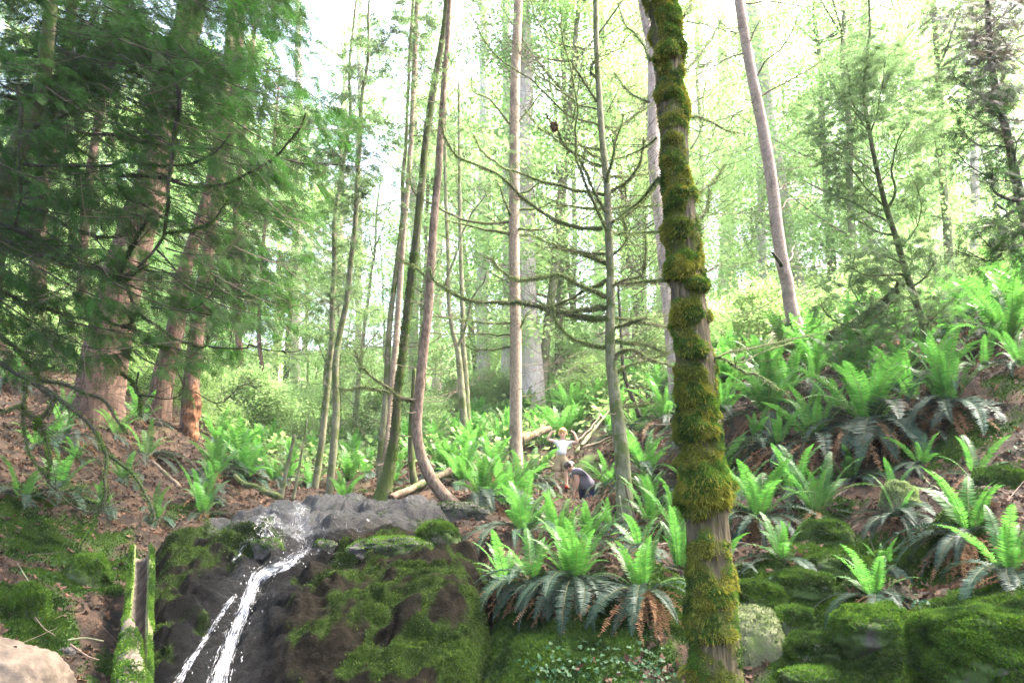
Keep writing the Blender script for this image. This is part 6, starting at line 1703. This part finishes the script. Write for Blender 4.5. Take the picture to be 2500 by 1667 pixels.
def face_parts(root, c, R, s, hair, skin, hairmat, short=False):
    """head details in the head's own frame: x right, -y face, z up; s = half head height"""
    def W(p): return np.array(c) + R @ (np.array(p) * s)
    g = Geo()
    for sx in (-1, 1):
        g.add(*ellipsoid(W((sx * .30, -.80, .02)), np.array((.105, .05, .07)) * s, R, 12, 8))
    g.obj('eyes', M['eye'], root)
    g = Geo(); g.add(*ellipsoid(W((0, -.80, -.50)), np.array((.21, .06, .05)) * s, R, 12, 8)); g.obj('mouth', M['lip'], root)
    rng = np.random.default_rng(int(s * 1e5))
    def cap(d, v):
        # skull cap with a fringe, open over the face
        f = sstep(-.15, .45, -d[..., 1] - .2) * sstep(.55, .1, d[..., 2])
        low = sstep(-.15, -.45, d[..., 2])
        k = 1 - .22 * np.maximum(f, low) + .03 * fbm(d * 6 + s * 10, 2) + .012 * fbm(d * np.array([24, 24, 6]), 2)
        return v * k[..., None]
    g = Geo(); g.add(*ellipsoid(W((0, .06, .10)), np.array((.80, .97, 1.0)) * s * (1.0 if not short else .985), R, 48, 32, cap)); g.obj('hair', hairmat, root)
def add_head(sk, c, R, s, neck):
    """head built into the body skeleton: skull, jaw, nose, ears"""
    def W(p): return np.array(c) + R @ (np.array(p) * s)
    sk.add('head_low', W((0, -.16, -.52)), (.50 * s, .48 * s), neck)
    sk.add('head_mid', W((0, -.02, -.02)), (.74 * s, .80 * s), 'head_low')
    sk.add('head_top', W((0, .08, .55)), (.62 * s, .70 * s), 'head_mid')
def head_extras(root, c, R, s, skin):
    def W(p): return np.array(c) + R @ (np.array(p) * s)
    g = Geo(); g.add(*ellipsoid(W((0, -.86, -.20)), np.array((.10, .15, .17)) * s, R, 12, 10)); g.obj('nose', skin, root)
    for sx in (-1, 1):
        g = Geo(); g.add(*ellipsoid(W((sx * .76, .05, -.08)), np.array((.08, .16, .24)) * s, R, 12, 10)); g.obj('ear', skin, root)
def build_people():
    # the boy: joints measured on the photograph, metres from the sole of his left shoe
    D = 15.9; base = P(1372, 1216, D); k = mpp(1150, D) / 6.533
    gz = float(surf_h(base[0], base[1])); base[2] = max(base[2], gz) if abs(base[2] - gz) < .25 else base[2]
    def J(zx, zy, y=0.0): return np.array([base[0] + (zx - 770) * k, base[1] + y, base[2] + (1280 - zy) * k])
    boy = thing('person', 'blond boy in a white t-shirt and khaki shorts flexing both arms beside the bending man', 'person', tuple(base))
    sk = Skel()
    sk.add('pelvis', J(768, 800), (.088, .07)); sk.add('waist', J(775, 690), (.082, .062), 'pelvis'); sk.add('chest', J(785, 570), (.094, .066), 'waist'); sk.add('neckb', J(792, 505), (.050, .046), 'chest'); sk.add('neck', J(795, 480, .005), .034, 'neckb')
    hs = 92 * k; hc = J(796, 392, -.01); R = np.array(Matrix.Rotation(math.radians(-8), 3, 'Z') @ Matrix.Rotation(math.radians(3), 3, 'X'))
    add_head(sk, hc, R, hs, 'neck')
    for nm, sh, el, wr, pa in (('l', (705, 520), (548, 487), (612, 372), (645, 352)), ('r', (885, 535), (1032, 528), (985, 388), (962, 366))):
        s_ = -1 if nm == 'l' else 1
        sk.add(nm + 'sh', J(*sh), .043, 'chest'); sk.add(nm + 'ua', (J(*sh) + J(*el)) / 2, .034, nm + 'sh'); sk.add(nm + 'el', J(*el), .029, nm + 'ua'); sk.add(nm + 'fa', (J(*el) * .6 + J(*wr) * .4) + np.array([0, -.02, 0]), .029, nm + 'el'); sk.add(nm + 'wr', J(*wr, -.03), .020, nm + 'fa')
        hand(sk, nm + 'wr', nm + 'palm', J(*pa, -.045), np.array([-s_ * .9, -.15, .12]), np.array([0, -.9, .3]), .085, 1.5)
    for nm, hp, kn, an, tx in (('l', (712, 850), (692, 1030), (690, 1195), 695), ('r', (828, 850), (832, 1030), (845, 1185), 850)):
        sk.add(nm + 'hp', J(*hp), .062, 'pelvis'); sk.add(nm + 'th', J((hp[0] + kn[0]) / 2, (hp[1] + kn[1]) / 2, -.01), .056, nm + 'hp'); sk.add(nm + 'kn', J(*kn, -.015), .042, nm + 'th'); sk.add(nm + 'cf', J((kn[0] + an[0]) / 2, (kn[1] * .55 + an[1] * .45), .012), .040, nm + 'kn'); sk.add(nm + 'an', J(*an, .01), .027, nm + 'cf'); sk.add(nm + 'heel', J(tx, 1245, .02), .026, nm + 'an'); sk.add(nm + 'toe', J(tx, 1262, -.10), .022, nm + 'heel')
    link(sk.mesh('pelvis'), 'body', M['skin'], boy)
    t = Skel(); t.add('hem', J(774, 765), (.150, .11)); t.add('waist', J(778, 655), (.134, .096), 'hem'); t.add('chest', J(786, 565), (.128, .09), 'waist'); t.add('col', J(792, 508), (.066, .056), 'chest')
    t.add('ls', J(705, 522), .054, 'chest'); t.add('lsl', J(632, 508), .050, 'ls'); t.add('rs', J(886, 535), .054, 'chest'); t.add('rsl', J(955, 536), .050, 'rs')
    link(t.mesh('chest'), 'shirt', M['tee_white'], boy)
    p = Skel(); p.add('top', J(772, 680), (.12, .09)); p.add('seat', J(770, 800), (.122, .095), 'top'); 
    for nm, a, b, c in (('l', (712, 862), (694, 940), (682, 1012)), ('r', (826, 862), (834, 940), (842, 1012))):
        p.add(nm + 'a', J(*a), .084, 'seat'); p.add(nm + 'b', J(*b), .086, nm + 'a'); p.add(nm + 'c', J(*c), .094, nm + 'b')
    link(p.mesh('seat'), 'shorts', M['khaki'], boy)
    for tx, az in ((695, 1262), (850, 1262)):
        g = Geo()
        def shoe(d, v): 
            v = v.copy(); v[..., 2] = np.maximum(v[..., 2], -.026) * (1 - .35 * sstep(-.1, -.8, d[..., 1])); return v
        g.add(*ellipsoid(J(tx, 1252, -.035), (.042, .098, .048), None, 28, 18, shoe)); sh = g.obj('shoe', M['shoe_red'], boy)
        g = Geo(); tube(g, np.stack([J(tx, 1276, .05), J(tx, 1276, -.03), J(tx, 1276, -.12)]), [.034, .040, .030], 12); g2 = g.obj('sole', M['sole'], sh); g2.matrix_parent_inverse = boy.matrix_basis.inverted()
    head_extras(boy, hc, R, hs, M['skin']); face_parts(boy, hc, R, hs, None, M['skin'], M['hair_blond'])

    # the man, bending forward to the left in front of the boy
    D = 15.1; k = mpp(1200, D) / 6.533; b0 = P(1372, 1216, D)
    def Q(zx, zy, y=0.0): return np.array([b0[0] + (zx - 770) * k, b0[1] + y, b0[2] + (1280 - zy) * k])
    gz = float(surf_h(Q(1240, 0)[0], D))
    foot_y = 1280 - (gz - b0[2]) / k
    man = thing('person', 'dark-haired man in a charcoal t-shirt and jeans bending down beside the blond boy', 'person', (Q(1240, 0)[0], D, gz))
    sk = Skel()
    sk.add('pelvis', Q(1225, 1190), (.13, .11)); sk.add('waist', Q(1175, 1060), (.11, .09), 'pelvis'); sk.add('chest', Q(1080, 915), (.115, .095), 'waist'); sk.add('neckb', Q(985, 845), (.085, .08), 'chest'); sk.add('neck', Q(950, 825), .06, 'neckb')
    # head: face turned left and down
    fwd = unit(np.array([-.78, -.34, -.52])); upv = unit(np.array([-.50, .10, .75])); right = unit(np.cross(upv, fwd)) * 1.0; upv = np.cross(fwd, right)
    R = np.stack([-right, -fwd, upv], 1)
    if np.linalg.det(R) < 0: R[:, 0] *= -1
    hs = 100 * k; hc = Q(905, 785)
    add_head(sk, hc, R, hs, 'neck')
    for nm, dy, sh, el, wr, pa in (('n', -.15, (985, 865), (1005, 1025), (968, 1175), (945, 1225)), ('f', .17, (985, 880), (990, 1060), (985, 1210), (975, 1262))):
        sk.add(nm + 'sh', Q(*sh, dy), .068, 'chest'); sk.add(nm + 'ua', (Q(*sh, dy) + Q(*el, dy)) / 2, .055, nm + 'sh'); sk.add(nm + 'el', Q(*el, dy - .02), .045, nm + 'ua'); sk.add(nm + 'fa', Q(el[0] * .65 + wr[0] * .35, el[1] * .65 + wr[1] * .35, dy - .02), .046, nm + 'el'); sk.add(nm + 'wr', Q(*wr, dy - .01), .030, nm + 'fa')
        hand(sk, nm + 'wr', nm + 'palm', Q(*pa, dy - .01), np.array([-.25, 0, -1]), np.array([0, 1 if nm == 'n' else -1, 0.0]), .15, .55)
    kn_y = (1200 + foot_y) / 2
    for nm, dy, dx in (('n', -.11, -10), ('f', .11, 20)):
        sk.add(nm + 'hp', Q(1220 + dx, 1230, dy), .075, 'pelvis'); sk.add(nm + 'kn', Q(1130 + dx, kn_y, dy), .05, nm + 'hp'); sk.add(nm + 'an', Q(1235 + dx, foot_y - 60, dy), .045, nm + 'kn'); sk.add(nm + 'toe', Q(1130 + dx, foot_y - 25, dy), .038, nm + 'an')
    link(sk.mesh('pelvis'), 'body', M['skin_man'], man)
    t = Skel(); t.add('hem', Q(1240, 1190), (.225, .20)); t.add('waist', Q(1175, 1055), (.20, .178), 'hem'); t.add('chest', Q(1085, 930), (.21, .195), 'waist'); t.add('col', Q(992, 853), (.125, .125), 'chest')
    for nm, dy, a, b in (('n', -.15, (1000, 872), (1000, 945)), ('f', .17, (995, 885), (990, 960))):
        t.add(nm + 's', Q(*a, dy), .125, 'chest'); t.add(nm + 'sl', Q(*b, dy), .105, nm + 's')
    link(t.mesh('chest'), 'shirt', M['tee_grey'], man)
    p = Skel(); p.add('seat', Q(1222, 1195), (.165, .165))
    for nm, dy, dx in (('n', -.11, -10), ('f', .11, 20)):
        p.add(nm + 'a', Q(1205 + dx, 1262, dy), .14, 'seat'); p.add(nm + 'k', Q(1132 + dx, kn_y, dy), .105, nm + 'a'); p.add(nm + 'n', Q(1232 + dx, foot_y - 75, dy), .066, nm + 'k')
    link(p.mesh('seat'), 'jeans', M['jeans'], man)
    for dy, dx in ((-.11, -10), (.11, 20)):
        g = Geo(); g.add(*ellipsoid(Q(1180 + dx, foot_y - 28, dy), (.14, .055, .055), None, 24, 14)); g.obj('shoe', M['hair_dark'], man)
    head_extras(man, hc, R, hs, M['skin_man']); face_parts(man, hc, R, hs, None, M['skin_man'], M['hair_dark'], True)
build_people()

# ------------------------------------------------------------------ bundle of dead moss caught in the limbs
def build_clump():
    c = P(1353, 309, 11.65); rng = np.random.default_rng(9)
    v, q, t = ellipsoid((0, 0, 0), (.035, .03, .06), None, 24, 16, lambda d, v: v * (1 + .35 * fbm(d * 2.2, 3))[..., None])
    r = thing('moss_bundle', 'brown bundle of dead moss and needles caught on a limb left of the mossy-limbed tree', 'moss bundle', tuple(c))
    g = Geo(); g.add(v + c, q, t); g.obj('core', M['twig'], r)
    g = Geo(); pts, nr = sample_mesh(v + c, q, np.zeros((0, 3), int), 1500, rng); blades(g, pts, nr, .04, .005, 0, droop=.7, rng=rng); g.obj('fringe', M['fern_dead'], r)['kind'] = 'stuff'
build_clump()

# ================================================================== haze in the wood
def build_haze():
    m, nt, out = new_mat('bright_haze')
    v = N(nt, 'ShaderNodeVolumePrincipled'); v.inputs['Color'].default_value = (1, 1, 1, 1); v.inputs['Density'].default_value = HAZE
    v.inputs['Anisotropy'].default_value = 0.0
    nt.links.new(v.outputs[0], out.inputs['Volume'])
    zmin, zmax = GV[:, 2].min() - 1.0, 48.0
    x0, x1, y0, y1 = GV[:, 0].min() - 1, GV[:, 0].max() + 1, GV[:, 1].min() - 3, GV[:, 1].max() + 1
    V = [(x, y, z) for z in (zmin, zmax) for y in (y0, y1) for x in (x0, x1)]
    g = Geo(); g.add(V, [(0, 2, 3, 1), (4, 5, 7, 6), (0, 1, 5, 4), (2, 6, 7, 3), (0, 4, 6, 2), (1, 3, 7, 5)])
    tag(g.obj('haze', m, smooth=False), 'bright misty air glowing between the far trees', 'haze', kind='stuff')
HAZE = .0006
build_haze()
